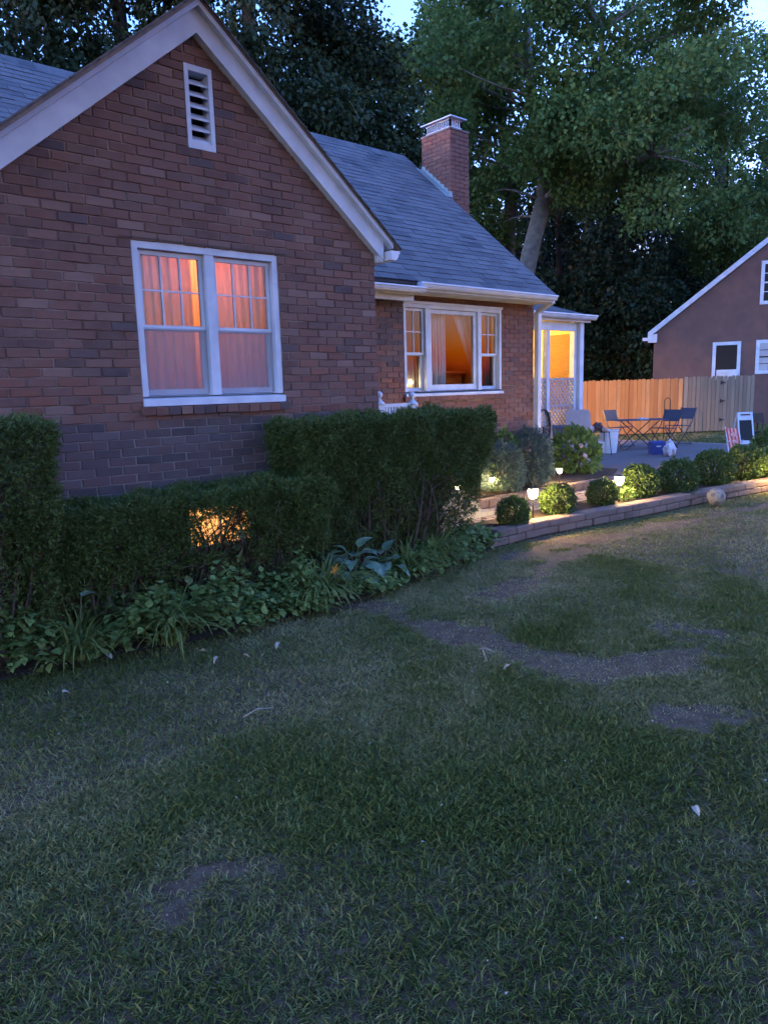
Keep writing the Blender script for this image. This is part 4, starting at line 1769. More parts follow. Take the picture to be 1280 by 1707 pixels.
for i, (xa, ya, xb, yb, lab) in enumerate(((1187.5, 571, 1231.5, 633, 'dark'), (1260, 567, 1302, 622, 'blind'), (1269, 435, 1310, 505, 'attic'))):
    sa, zb_ = npx(xa, ya)
    sb, za_ = npx(xb, yb)
    d_ = MB()
    nframe(d_, sa, sb, za_, zb_, -.05, .02, .12)
    w_ = d_.build('window', 'white', NH)
    d_ = MB()
    nbox(d_, sa + .12, sb - .12, -.012, -.006, za_ + .12, zb_ - .12)
    d_.build('pane', 'pale_blind' if lab == 'blind' else 'night_pane', w_)
    if lab != 'dark':
        d_ = MB()
        zm = (za_ + zb_) / 2
        nbox(d_, sa + .12, sb - .12, -.03, -.014, zm - .025, zm + .025)
        for t in (.25, .75):
            zz = za_ + .12 + (zb_ - za_ - .24) * t
            nbox(d_, sa + .12, sb - .12, -.026, -.014, zz - .012, zz + .012)
        nbox(d_, (sa + sb) / 2 - .012, (sa + sb) / 2 + .012, -.022, -.0145, za_ + .12, zb_ - .12)
        d_.build('sash_bars', 'night_pane' if lab == 'blind' else 'white', w_)
sa, zb_ = npx(1193, 617)
sb, za_ = npx(1226, 632)
ac = thing('air_conditioner', 'white air conditioner sticking out of the neighbouring dark window', 'air conditioner', tuple(NP((sa + sb) / 2, -.3, za_)))
d_ = MB()
nbox(d_, sa, sb, -.42, .02, za_, zb_)
body = d_.build('housing', 'white_metal', ac)
d_ = MB()
for k in range(5):
    zz = za_ + .05 + k * (zb_ - za_ - .1) / 5
    nbox(d_, sa + .05, sa + (sb - sa) * .62, -.435, -.42, zz, zz + .022)
d_.build('grille', 'dirty_white', ac)

# ================================================================== BOARD FENCE + GATE
FA, FM_, FB = Vector((19.6, 14.15, 0)), Vector((*oZ((1137, 722), 0)[:2], 0)), Vector((*oZ((1253, 717.5), 0)[:2], 0))
FA = FM_ + (FM_ - FB).normalized() * 6.6
M['cedar'] = mat('cedar_boards', (.36, .19, .075), .75, var=(.25, .115, .04), scale=3.5, stretch=(1, 1, .25), bump=.4, bscale=30,
                 rnd=[(.48, .21, .06), (.34, .13, .035), (.54, .26, .09), (.28, .13, .05)])
M['pine_board'] = mat('weathered_boards', (.22, .175, .125), .85, var=(.16, .125, .09), scale=3.5, stretch=(1, 1, .25), bump=.4, bscale=30,
                      rnd=[(.22, .17, .12), (.16, .125, .085), (.26, .21, .15), (.19, .155, .11)])


def board_mesh(w, h, seed):
    r = random.Random(seed)
    t = MB()
    d_ = .03
    hh = h + r.uniform(-.015, .015)
    poly = [(-w / 2, 0, .04), (w / 2, 0, .04), (w / 2, 0, hh - .035), (w / 2 - d_, 0, hh), (-w / 2 + d_, 0, hh), (-w / 2, 0, hh - .035)]
    t.prism(poly, (0, .02, 0))
    return t.mesh('board')


def fence_run(root, A, B, bm, m, w=.142):
    d = (B - A)
    L = d.length
    d.normalize()
    a = math.atan2(d.y, d.x)
    nb = int(L / w)
    for i in range(nb):
        p = A + d * ((i + .5) * L / nb)
        p = p + Vector((-d.y, d.x, 0)) * (random.uniform(-.010, .010))
        o = link('board', bm[i % len(bm)], m, root, p)
        o.rotation_euler = (0, random.uniform(-.006, .006), a + random.uniform(-.06, .06))
    nrm = Vector((-d.y, d.x, 0))
    for z in (.35, 1.0, 1.6):
        t = MB()
        t.bar(A + nrm * .05 + Vector((0, 0, z)), B + nrm * .05 + Vector((0, 0, z)), .04, .085)
        t.build('rail', m, root)
    for k in range(int(L / 2.3) + 1):
        p = A + d * min(k * 2.3 + .1, L - .05) + nrm * .10
        t = MB()
        t.box((p.x - .045, p.y - .045, -.1), (p.x + .045, p.y + .045, 1.76))
        t.build('post', m, root)


FH = 1.80
bms = [board_mesh(.133, FH, s) for s in range(6)]
fc = thing('board_fence', 'new orange cedar fence of upright dog-eared boards', 'fence', tuple(FA))
fence_run(fc, FA, FM_ - (FM_ - FA).normalized() * .06, bms, 'cedar')
gbm = [board_mesh(.122, FH + .03, 20 + s) for s in range(5)]
gt = thing('fence_gate', 'weathered grey brown board gate with black hinges beside the cedar fence', 'gate', tuple(FM_))
fence_run(gt, FM_, FB, gbm, 'pine_board', .132)
fd = (FB - FM_).normalized()
fn = Vector((fd.y, -fd.x, 0))
for zz in (1.62, 1.02, .40):
    hp = FM_ + fd * ((FB - FM_).length * .52) + fn * .014 + Vector((0, 0, zz))
    t = MB()
    t.prism([hp - fd * .02 + Vector((0, 0, -.06)), hp + fd * .02 + Vector((0, 0, -.06)), hp + fd * .02 + Vector((0, 0, .06)), hp - fd * .02 + Vector((0, 0, .06))], fn * .012)
    t.prism([hp + fd * .02 + Vector((0, 0, -.03)), hp + fd * .16 + Vector((0, 0, -.008)), hp + fd * .16 + Vector((0, 0, .008)), hp + fd * .02 + Vector((0, 0, .03))], fn * .010)
    t.build('hinge', 'black', gt)
t = MB()
hp = FB - fd * .07 + fn * .016
t.box((hp.x - .02, hp.y - .02, .05), (hp.x + .02, hp.y + .02, .55))
t.build('gate_stop', 'iron', gt)
# shepherd-loop garden stake in front of the fence
sk = MB()
pts_ = [(0, 0, 0), (0, 0, .95)] + [(.09 - .09 * math.cos(a), 0, .98 + .11 * math.sin(a)) for a in np.linspace(.2, math.pi - .2, 8)] + [(.18, 0, .95), (.18, 0, 0)]
ca, sa_ = math.cos(YAW - math.pi / 2), math.sin(YAW - math.pi / 2)
P0 = oZ((1105, 731), 0.0)
sk.tube([(P0[0] + p[0] * ca, P0[1] + p[0] * sa_, p[2] * 1.12) for p in pts_], .014, 7)
tag(sk.build('garden_hoop', 'iron', None, True), 'dark metal hoop stake standing before the cedar fence', 'garden stake')

# ================================================================== HEDGES
def hedge(name, label, x0, x1, y0, y1, h, base, n, low_keep, hole=None, seed=0, mater='yew', stems=46, z_tilt=0.0, ln=.06, xt=.3):
    r = np.random.default_rng(seed)
    root = thing(name, label, 'hedge', ((x0 + x1) / 2, (y0 + y1) / 2, 0))
    ax, ay, az = (x1 - x0) / 2, (y1 - y0) / 2, h / 2
    areas = np.array([ax * ay, ax * az, ax * az, ay * az, ay * az])
    f = r.choice(5, n, p=areas / areas.sum())
    q = r.uniform(-1, 1, (n, 3))
    q[f == 0, 2] = 1
    q[f == 1, 1] = -1
    q[f == 2, 1] = 1
    q[f == 3, 0] = -1
    q[f == 4, 0] = 1
    # interior fill
    m_ = n // 3
    qi = r.uniform(-.9, .9, (m_, 3))
    q = np.concatenate([q, qi])
    e = 14.0
    nn = (np.abs(q) ** e).sum(1) ** (1 / e)
    q[:n] = q[:n] / np.maximum(nn[:n], .6)[:, None]
    nrm = unit(np.sign(q) * np.abs(q) ** (e - 1) + 1e-6)
    t = (q[:, 2] + 1) / 2
    s = base + (1 - base) * np.clip(t, 0, 1) ** .7
    P = np.stack([(x0 + x1) / 2 + q[:, 0] * ax * (1 - (1 - s) * xt), (y0 + y1) / 2 + q[:, 1] * ay * s, t * (h + z_tilt * q[:, 0])], 1)
    lump = .045 * np.sin(P[:, 0] * 7 + 2 * P[:, 2]) * np.sin(P[:, 1] * 8 + P[:, 2] * 6 + seed) + .03 * np.sin(P[:, 0] * 17 + seed) * np.sin(P[:, 2] * 15 + P[:, 1] * 13)
    P += nrm * lump[:, None] - nrm * np.abs(r.normal(0, .035, len(P)))[:, None]
    keep = (r.uniform(size=len(P)) < np.where(t < .62, low_keep + (1 - low_keep) * np.clip((t - .36) / .26, 0, 1) ** 1.5, 1)) & (t > .16)
    if hole is not None:
        keep &= ~hole(P, r)
    P, nrm = P[keep], nrm[keep]
    D = nrm * .7 + r.normal(size=P.shape) * .7 + np.array([0, 0, .15])
    me = needle_mesh('foliage', P, D, ln * r.uniform(.7, 1.3, len(P)), .0075, 6, .6)
    link('foliage', me, mater, root)
    mb = MB()
    for k in range(stems):
        xs = (x0 + x1) / 2 + r.uniform(-.8, .8) * ax * (1 - (1 - base) * xt)
        ys = (y0 + y1) / 2 + r.uniform(-.5, .3) * ay
        a = np.array([xs, ys, -.02])
        b_ = np.array([xs + r.uniform(-.35, .35), (y0 + y1) / 2 + r.uniform(-.95, .8) * ay, h * r.uniform(.55, .93)])
        w = r.normal(size=3) * .06
        pts_ = [a + (b_ - a) * u + w * math.sin(math.pi * u) for u in np.linspace(0, 1, 6)]
        mb.tube(pts_, list(np.linspace(.016, .004, 6) * r.uniform(.6, 1.3)), 5)
        for j in range(3):
            i = r.integers(2, 5)
            c = pts_[i] + np.array([r.uniform(-.2, .2), r.uniform(-.25, .1), r.uniform(.05, .25)])
            mb.tube([pts_[i], (pts_[i] + c) / 2 + r.normal(size=3) * .02, c], [.006, .004, .002], 4)
    mb.build('branches', 'yew_wood', root, True)
    return root


def glow_hole(P, r):
    e_ = ((P[:, 0] - 2.74) / .30) ** 2 + ((P[:, 2] - .665) / .17) ** 2
    return (e_ < 1 + .5 * np.sin(P[:, 0] * 31) * np.sin(P[:, 2] * 37)) & (r.uniform(size=len(P)) < .86)


hedge('tall_hedge', 'tall flat-topped yew hedge at the gable corner hiding the entry stoop', 3.42, 5.92, 4.92, 5.50, 1.46, .42, 48000, .30, None, 1, stems=110, ln=.042, xt=.62)
hedge('low_hedge', 'low yew hedge under the orange lit twin window', 1.25, 3.72, 4.86, 5.46, .97, .60, 38000, .16, glow_hole, 2, stems=90, z_tilt=.03, ln=.042)
hedge('tall_hedge', 'dark tall yew hedge at the far side of the low hedge from the entry', -.6, 1.52, 4.72, 5.42, 1.58, .62, 30000, .2, None, 3, stems=60, ln=.042)

# ================================================================== PLANTING BED BEFORE THE HEDGES
M['weed'] = foliage_mat('weed_leaves', [(.11, .165, .045), (.155, .22, .06), (.20, .265, .085), (.125, .185, .055)], .3)
M['hosta'] = mat('hosta_leaf', (.13, .21, .15), .45, var=(.20, .28, .21), scale=18, trans=.25, spec=.4, rnd=[(.10, .18, .11), (.17, .25, .18), (.13, .21, .12)])
M['daylily'] = foliage_mat('daylily_leaves', [(.12, .16, .04), (.16, .20, .055), (.19, .23, .07), (.11, .145, .045)], .35)
M['yellow_leaf'] = mat('yellowing_leaf', (.26, .25, .09), .6, var=(.15, .19, .07), scale=25, trans=.3)
M['stem'] = mat('green_stem', (.09, .13, .05), .7, var=(.12, .13, .06), scale=20)


def flat_leaves(name, P, yaw, pitch, L, Wd):
    """broad leaves: 6-gon heart-like faces facing upward"""
    n = len(P)
    D = np.stack([np.cos(yaw) * np.cos(pitch), np.sin(yaw) * np.cos(pitch), np.sin(pitch)], 1)
    S = np.stack([-np.sin(yaw), np.cos(yaw), RNG.normal(0, .25, n)], 1)
    S = unit(S)
    N = unit(np.cross(D, S))
    L = L[:, None]
    Wd = Wd[:, None]
    v = [P, P + D * L * .12 + S * Wd * .36 + N * Wd * .08, P + D * L * .45 + S * Wd * .5 + N * Wd * .12, P + D * L - N * L * .12,
         P + D * L * .45 - S * Wd * .5 + N * Wd * .12, P + D * L * .12 - S * Wd * .36 + N * Wd * .08]
    return np_mesh(name, np.stack(v, 1).reshape(-1, 3), 6)


def ground_cover(n, x0, x1, depth, hmax, seed, size=(.03, .075)):
    r = np.random.default_rng(seed)
    x = r.uniform(x0, x1, n)
    v = r.uniform(0, 1, n)
    y = bed_y(x) - .10 + .05 * np.sin(x * 9) + v * depth
    patch = fbm(x, y, 4.5, seed)
    h = hmax * (.25 + .75 * np.sqrt(np.clip(v * 1.6, 0, 1))) * (.35 + .9 * patch) * r.uniform(.25, 1, n)
    P = np.stack([x, y, h], 1)
    L = r.uniform(size[0], size[1], n)
    return flat_leaves('ground_cover', P, r.uniform(0, 2 * math.pi, n), r.normal(.05, .45, n), L, L * r.uniform(.6, .95, n))


o = link('ground_cover', ground_cover(6500, -.6, 3.3, .46, .50, 31, (.03, .08)), 'weed')
tag(o, 'tangle of broad leaved weeds and ivy before the low hedge', 'ground cover', kind='stuff')
o = link('ground_cover', ground_cover(3000, 3.0, 6.0, .40, .27, 32, (.03, .07)), 'weed')
tag(o, 'leafy ground cover before the tall hedge by the path', 'ground cover', kind='stuff')


def strap_clump(name, label, c, n, L, w, m, seed, spread=1.0, group=None, zup=1.0, cat='plant'):
    r = np.random.default_rng(seed)
    segs = 7
    V = []
    for k in range(n):
        a = r.uniform(0, 2 * math.pi)
        ll = L * r.uniform(.6, 1.15)
        el = r.uniform(.75, 1.45)
        bend = r.uniform(1.2, 2.4) * spread
        p = np.array([c[0] + r.normal(0, .035), c[1] + r.normal(0, .035), c[2]])
        side = np.array([-math.sin(a), math.cos(a), 0])
        prev = None
        for s in range(segs + 1):
            t = s / segs
            e = el - bend * t ** 1.4
            d = np.array([math.cos(a) * math.cos(e), math.sin(a) * math.cos(e), math.sin(e) * zup])
            ww = w * (1 - t ** 2.5) * (.55 + .45 * min(1, t * 4)) * .5 + .0006
            cur = (p - side * ww, p + side * ww)
            if prev is not None:
                V += [prev[0], prev[1], cur[1], cur[0]]
            prev = cur
            p = p + d * ll / segs
            p[2] = max(p[2], .004)
    me = np_mesh(name, np.array(V), 4)
    root = thing(name, label, cat, tuple(c), group)
    link('leaves', me, m, root)
    return root


def gp(px, z=0.0):
    p = oZ(px, z)
    return (float(p[0]), float(p[1]), z)


strap_clump('daylily', 'arching daylily clump beside the hostas with an orange bloom', (3.42, 4.74, 0), 190, .56, .016, 'daylily', 1, 1.1)
strap_clump('daylily', 'wide daylily clump at the end of the stone wall', (4.95, 4.94, 0), 260, .52, .013, 'daylily', 2)
strap_clump('daylily', 'second daylily clump by the wall end half under the tall hedge', (4.52, 4.86, 0), 170, .48, .013, 'daylily', 3)
strap_clump('daylily', 'daylily clump drooping onto the lawn before the low hedge', (2.13, 4.72, 0), 210, .56, .015, 'daylily', 4)
strap_clump('daylily', 'narrow daylily clump among the weeds below the dark hedge', (1.52, 4.86, 0), 130, .50, .014, 'daylily', 5)
# orange daylily flower on its stalk
fp = oY((557, 950), 4.72)
M['petal_orange'] = mat('orange_petal', (.72, .24, .03), .6, var=(.80, .36, .05), scale=30, trans=.3)
fl = thing('lily_flower', 'single open orange daylily bloom on a thin stalk', 'flower', (float(fp[0]), 4.72, 0))
t = MB()
t.tube([(fp[0] + .05, 4.80, 0), (fp[0] + .03, 4.77, fp[2] * .6), (fp[0], 4.72, fp[2])], [.005, .004, .004], 6)
t.build('stalk', 'stem', fl)
for k in range(6):
    a = k * math.pi / 3 + .2
    ax_ = Vector((math.cos(a), -.55, math.sin(a))).normalized()
    sd_ = ax_.cross(Vector((0, 1, 0))).normalized()
    c0 = Vector(fp)
    q = [c0, c0 + ax_ * .022 + sd_ * .010, c0 + ax_ * .05 + sd_ * .008 + Vector((0, .006, 0)), c0 + ax_ * .062 + Vector((0, .014, 0)), c0 + ax_ * .05 - sd_ * .008 + Vector((0, .006, 0)), c0 + ax_ * .022 - sd_ * .010]
    t = MB()
    t.poly(q)
    t.build('petal', 'petal_orange', fl)


def big_leaf(L, Wd, curl, cup, seed, point=1.0):
    """ovate leaf blade along +X with midrib fold and curl"""
    r = random.Random(seed)
    nx, ny = 9, 6
    v, f = [], []
    for i in range(nx + 1):
        t = i / nx
        w = Wd / 2 * math.sin(math.pi * min(1, t ** .62)) ** (.8 * point) if 0 < t < 1 else .0
        for j in range(ny + 1):
            s = j / ny * 2 - 1
            y = w * s
            ang = curl * t
            x = L * (math.sin(ang) / max(curl, 1e-3) if abs(curl) > 1e-3 else t)
            z = -L * (1 - math.cos(ang)) / max(curl, 1e-3) if abs(curl) > 1e-3 else 0
            z += cup * abs(s) ** 1.3 * w + .012 * L * math.sin(s * 9 + t * 5 + seed) * abs(s)
            v.append((x, y, z))
    for i in range(nx):
        for j in range(ny):
            a = i * (ny + 1) + j
            f.append((a, a + ny + 1, a + ny + 2, a + 1))
    me = bpy.data.meshes.new('leaf')
    me.from_pydata(v, [], f)
    me.polygons.foreach_set('use_smooth', [True] * len(f))
    return me


hleaf = [big_leaf(.17, .12, .9, .35, 1), big_leaf(.20, .13, 1.2, .3, 2), big_leaf(.14, .10, .7, .45, 3)]


def hosta(label, c, n, seed, H=.22, sc=1.0, m='hosta'):
    r = random.Random(seed)
    root = thing('hosta', label, 'plant', tuple(c), 'hostas in the planting bed')
    pet = MB()
    for k in range(n):
        a = k * 2.399 + r.uniform(-.3, .3)
        t = k / n
        rad = (.05 + .13 * t) * sc
        z = H * (1.15 - .75 * t) * r.uniform(.85, 1.15)
        p = Vector((c[0] + rad * math.cos(a), c[1] + rad * math.sin(a), c[2] + z))
        pet.tube([(c[0] + .01 * math.cos(a), c[1] + .01 * math.sin(a), c[2]), tuple(Vector(c).lerp(p, .6) + Vector((0, 0, .02))), tuple(p)], [.005, .004, .003], 5)
        o = link('leaf', hleaf[k % 3], m, root)
        o.matrix_parent_inverse = Matrix.Identity(4)
        o.location = p - Vector(c)
        o.rotation_euler = (r.uniform(-.25, .25), -.75 + 1.0 * t + r.uniform(-.2, .2), a)
        o.scale = (sc * r.uniform(.8, 1.2),) * 3
    pet.build('petioles', 'stem', root)
    return root


hosta('blue green hosta with broad cupped leaves below the tall hedge', (3.92, 4.92, 0), 18, 1, .27, 1.05)
hosta('hosta clump between the daylily bloom and the wall end', (4.25, 4.90, 0), 14, 2, .20, .9)
hosta('low hosta rosette behind the arching daylily', (3.66, 5.0, 0), 13, 3, .24, .9)
hosta('small hosta among weeds before the low hedge', (2.75, 4.88, 0), 10, 4, .20, .8)
# single tall pale leaf standing up at the hosta, and a narrow upright one before the low hedge
up = [((540, 885), 4.95, .15, .085, 1.25, 'upright pale bluish leaf standing above the hosta', 'hosta', (-.3, -1.15, .9)),
      ((397, 930), 4.92, .12, .035, .4, 'pale pointed spathe leaf on a thin stalk before the low hedge', 'yellow_leaf', (0, -.95, .6)),
      ((262, 978), 4.85, .10, .075, .5, 'round yellowing leaf on a stalk among the weeds', 'yellow_leaf', (0, -.35, 2.2)),
      ((315, 968), 4.88, .09, .06, .5, 'pale curled leaf standing among the weeds', 'yellow_leaf', (.2, -.8, 1.2)),
      ((135, 985), 4.9, .11, .06, .5, 'pale drooping leaf on a tall weed by the dark hedge', 'hosta', (.2, -.2, .3))]
for i, (px, Y, L, Wd, curl, lab, m, rot) in enumerate(up):
    p = oY(px, Y)
    root = thing('upright_leaf', lab, 'plant', (float(p[0]), Y, 0))
    t = MB()
    t.tube([(p[0] - .02, Y + .03, 0), (p[0] - .015, Y + .02, p[2] * .5), (p[0], Y, p[2] - L * .35)], [.006, .005, .003], 6)
    t.build('stalk', 'stem', root)
    o = link('leaf', big_leaf(L * 1.15, Wd, curl, .5, 30 + i, 1.1), m, root)
    o.matrix_parent_inverse = Matrix.Identity(4)
    o.location = (0, 0, p[2] - L * .35)
    o.rotation_euler = rot

# ================================================================== FALLEN LEAVES AND TWIGS ON THE LAWN
M['dead_pale'] = mat('dead_pale_leaf', (.30, .28, .24), .8, var=(.2, .18, .15), scale=30)
M['dead_tan'] = mat('dead_tan_leaf', (.32, .20, .12), .8, var=(.22, .13, .08), scale=30)
for i, (px, m, L, lab) in enumerate((((466, 1076), 'dead_pale', .06, 'pale fallen leaf on the lawn before the daylilies'), ((405, 1098), 'dead_tan', .055, 'tan fallen leaf curled on the lawn by the bed'),
                                     ((365, 1100), 'dead_pale', .06, 'pale lilac fallen leaf beside the tan one'), ((342, 1090), 'dead_tan', .05, 'brown fallen leaf at the edge of the bed weeds'),
                                     ((180, 1098), 'dead_pale', .06, 'whitish leaf lying below the dark hedge weeds'), ((105, 1160), 'dead_pale', .05, 'pale leaf scrap on the shady lawn end'),
                                     ((1155, 1352), 'dead_pale', .05, 'lone pale leaf in the lush green grass'), ((850, 1115), 'dead_pale', .05, 'pale leaf on the bare earth streak'))):
    o = link('fallen_leaf', big_leaf(L, L * .6, .8, .6, 70 + i), m)
    p = oZ(px, 0)
    o.location = (p[0], p[1], .022)
    o.rotation_euler = (random.uniform(-.3, .3), random.uniform(-.2, .3), random.uniform(0, 6))
    tag(o, lab, 'leaf', 'fallen leaves on the lawn')
for i, (pa, pb, lab) in enumerate((((798, 1082), (826, 1088), 'short pale twig on the bare earth streak'), ((803, 1080), (812, 1102), 'thin pale twig crossing the other one'), ((405, 1196), (455, 1180), 'long thin bent straw lying in the grass'))):
    a, b_ = gp(pa, .02), gp(pb, .03)
    t = MB()
    mdl = tuple((np.array(a) + np.array(b_)) / 2 + np.array([.01, .02, .012]))
    t.tube([a, mdl, b_], [.0032, .003, .002], 6)
    tag(t.build('twig', 'dead_pale', None, True), lab, 'twig', 'twigs on the lawn')

r_ = np.random.default_rng(77)
n_ = 420
x_, y_ = r_.uniform(.3, 7.5, n_), r_.uniform(-.5, 4.9, n_)
k_ = (y_ < bed_y(x_)) & (r_.uniform(size=n_) < .25 + fbm(x_, y_, 1.5, 9.0))
P_ = np.stack([x_, y_, r_.uniform(.02, .04, n_)], 1)[k_]
L_ = r_.uniform(.006, .014, len(P_))
o = link('clover_bits', flat_leaves('clover_bits', P_, r_.uniform(0, 6.28, len(P_)), r_.normal(.2, .4, len(P_)), L_, L_ * .8), 'dead_pale')
tag(o, 'tiny pale clover heads and scraps scattered in the lawn', 'clover', kind='stuff')

# ================================================================== BOXWOODS, JUNIPERS, HYDRANGEA
M['boxwood'] = foliage_mat('boxwood_leaves', [(.035, .065, .018), (.055, .095, .024), (.075, .115, .03), (.045, .08, .022)], .2)
M['juniper'] = foliage_mat('juniper_needles', [(.045, .080, .085), (.065, .108, .112), (.088, .138, .14), (.035, .062, .066)], .1)
M['hydrangea'] = foliage_mat('hydrangea_leaves', [(.06, .115, .03), (.08, .145, .04), (.10, .165, .05)], .3)
M['lilac'] = mat('lilac_petals', (.52, .42, .62), .7, var=(.46, .36, .58), scale=30, trans=.2)


def ball_shrub(name, label, cat, rad, n, leaf, m, seed, asp=1.0, spiky=False, z0=.05, width=.6):
    r = np.random.default_rng(seed)
    root = thing(name, label, cat)
    d = unit(r.normal(size=(n, 3)))
    d = d[d[:, 2] > (-.72 if spiky else -.93)]
    n = len(d)
    q = rad * np.power(r.uniform(.45, 1, n), .4)
    q *= 1 + .10 * np.sin(d[:, 0] * 6 + seed) * np.sin(d[:, 1] * 7 + seed) + .06 * np.sin(d[:, 2] * 11 + d[:, 0] * 9)
    P = d * q[:, None]
    P[:, 2] = P[:, 2] * asp + rad * asp * .86 + z0
    D = d + r.normal(size=d.shape) * (.5 if spiky else .8) + np.array([0, 0, .35])
    if spiky:
        me = needle_mesh('foliage', P, D, leaf * r.uniform(.7, 1.3, n), leaf * .16, 6, .45)
    else:
        L = leaf * r.uniform(.6, 1.3, n)
        me = leaf_mesh('foliage', P, D, L, L * width, .12)
    link('foliage', me, m, root)
    t = MB()
    for k in range(12):
        a = r.uniform(0, 6.28)
        e = r.uniform(.4, 1.3)
        tip = np.array([math.cos(a) * math.cos(e), math.sin(a) * math.cos(e), math.sin(e)]) * rad * .85
        tip[2] = tip[2] * asp + rad * asp * .6
        t.tube([(0, 0, -.03), tuple(tip * .5 + np.array([0, 0, -.02])), tuple(tip)], [.012, .008, .003], 5)
    t.build('stems', 'yew_wood', root)
    return root


box_p = [ball_shrub('boxwood', 'x', 'shrub', .20, 5200, .028, 'boxwood', 50 + s, .98, z0=-.01) for s in range(2)]
BOX = [((855, 876), .190, 'smallest clipped boxwood ball at the low end of the stone wall'),
       ((930, 858), .215, 'brightly lit boxwood ball beside the first tall path light'),
       ((1003, 842), .195, 'dark boxwood ball just before the second tall path light'),
       ((1065, 828), .255, 'lit boxwood ball just past the second tall path light'),
       ((1128, 821), .275, 'dark round boxwood behind the black box on the stone wall'),
       ((1187, 808), .300, 'boxwood ball lit yellow low down, behind the patterned ball'),
       ((1240, 799), .310, 'large dark boxwood ball before the striped red chair'),
       ((1296, 796), .30, 'boxwood ball lit yellow at the frame edge of the stone wall row'),
       ((1285, 772), .36, 'dark boxwood at the patio side of the bed')]
BZ = .118
for i, (px, rad, lab) in enumerate(BOX):
    p = gp(px, BZ)
    src = box_p[i % 2]
    s = rad / .20
    if i < 2:
        r_ = src
        r_.location = p
        r_.scale = (s,) * 3
        r_.rotation_euler = (0, 0, i * 1.3)
        r_['label'] = lab
        r_['group'] = 'boxwood balls along the stone wall'
    else:
        r_ = dup(src, p, i * 1.3, s, lab)
FBZ = .205
ju = ball_shrub('juniper_shrub', 'blue grey globe juniper nearer the entry, lit from below', 'shrub', .32, 5200, .055, 'juniper', 70, 1.18, True, z0=-.02)
ju.location = (8.20, 6.82, FBZ)
ju['group'] = 'blue globe junipers by the house wall'
p = (8.92, 6.86, FBZ)
dup(ju, p, 2.0, (1.0, 1.0, 1.22), 'taller blue grey globe juniper beside the hydrangea')
hy = ball_shrub('hydrangea', 'bright green hydrangea bush with lilac flower heads beside the patio', 'shrub', .40, 900, .13, 'hydrangea', 80, 1.0, width=.55)
hy.location = gp((958, 793), .15)
flb = MB()
for k, (px, dz) in enumerate((((968, 743), 0), ((975, 760), 0))):
    t = MB()
    c = np.array(oD(px, 12.2))
    for j in range(60):
        d = unit(RNG.normal(size=3))
        q = c + d * .038
        a = unit(np.cross(d, RNG.normal(size=3))) * .010
        b_ = np.cross(d, a)
        t.poly([q - a, q + b_, q + a, q - b_])
    o = t.build('flower_head', 'lilac', hy)
    t = MB()
    t.tube([tuple(c - np.array([0, 0, .02])), tuple(c + np.array([.05, .12, -.25]))], [.005, .006], 5)
    t.build('flower_stalk', 'stem', hy)
gs = ball_shrub('leafy_shrub', 'green leafy shrub against the brick wall behind the junipers', 'shrub', .24, 700, .10, 'hydrangea', 81, 1.95, width=.5)
gs.location = (8.45, 6.98, .14)
lp = ball_shrub('low_perennial', 'low golden perennial lit by a path light in the house bed', 'plant', .13, 260, .07, 'hydrangea', 82, .8, width=.45)
lp.location = gp((795, 812), FBZ)
lp['group'] = 'low perennials in the house bed'
for px, sc_, lab in (((830, 820), .8, 'tiny perennial at the foot of the blue juniper'), ((905, 800), 1.1, 'low perennial between juniper and hydrangea'), ((1045, 836), .7, 'small weed at the second tall path light'),
                     ((870, 872), .6, 'tiny weed at the foot of the first tall path light'), ((770, 822), .9, 'low perennial nearest the entry in the house bed')):
    dup(lp, gp(px, FBZ if px[1] < 830 else BZ), random.uniform(0, 6), sc_, lab)

# ================================================================== PATH LIGHTS
M['frost'] = emis('frosted_lamp_shade', (1.0, .70, .30), 36.0 * LIGHT)


def path_light():
    root = thing('path_light', 'x', 'path light', (0, 0, 0), 'solar path lights')
    t = MB()
    t.lathe([(.004, -.06), (.009, 0), (.009, .255)], (0, 0, 0), 10)
    t.build('stake', 'black', root)
    t = MB()
    t.lathe([(.015, .255), (.036, .263), (.050, .29), (.057, .33), (.057, .368)], (0, 0, 0), 18)
    t.build('shade', 'frost', root, True)
    t = MB()
    t.lathe([(.063, .369), (.063, .376), (.045, .388), (.01, .392)], (0, 0, 0), 18)
    t.build('cap', 'black', root)
    return root


LW = .2
LAMPS = [((888, 866), BZ, 1.0, 'tall path light beside the smallest boxwood'), ((1031, 838), BZ, .96, 'tall path light between the dark and the lit boxwood'),
         ((1157, 801), BZ, .80, 'path light half hidden behind a boxwood past the black box'), ((932, 806), FBZ, .62, 'short path light under the hydrangea'),
         ((820, 822), FBZ, .62, 'short path light at the foot of the blue juniper'), ((763, 835), FBZ, .62, 'short path light in the house bed nearest the entry'),
         ((1292, 806), BZ, .7, 'path light at the patio end of the boxwood row')]
pl0 = path_light()
for i, (px, z, s, lab) in enumerate(LAMPS):
    p = gp(px, z)
    if i == 0:
        pl0.location = p
        pl0['label'] = lab
        pl0.scale = (s,) * 3
    else:
        dup(pl0, p, 0, s, lab)
    lamp('path_light_glow', (p[0], p[1], p[2] + .22 * s), LW * (1.0 if s > .9 else .8), (1.0, .62, .20), .03)

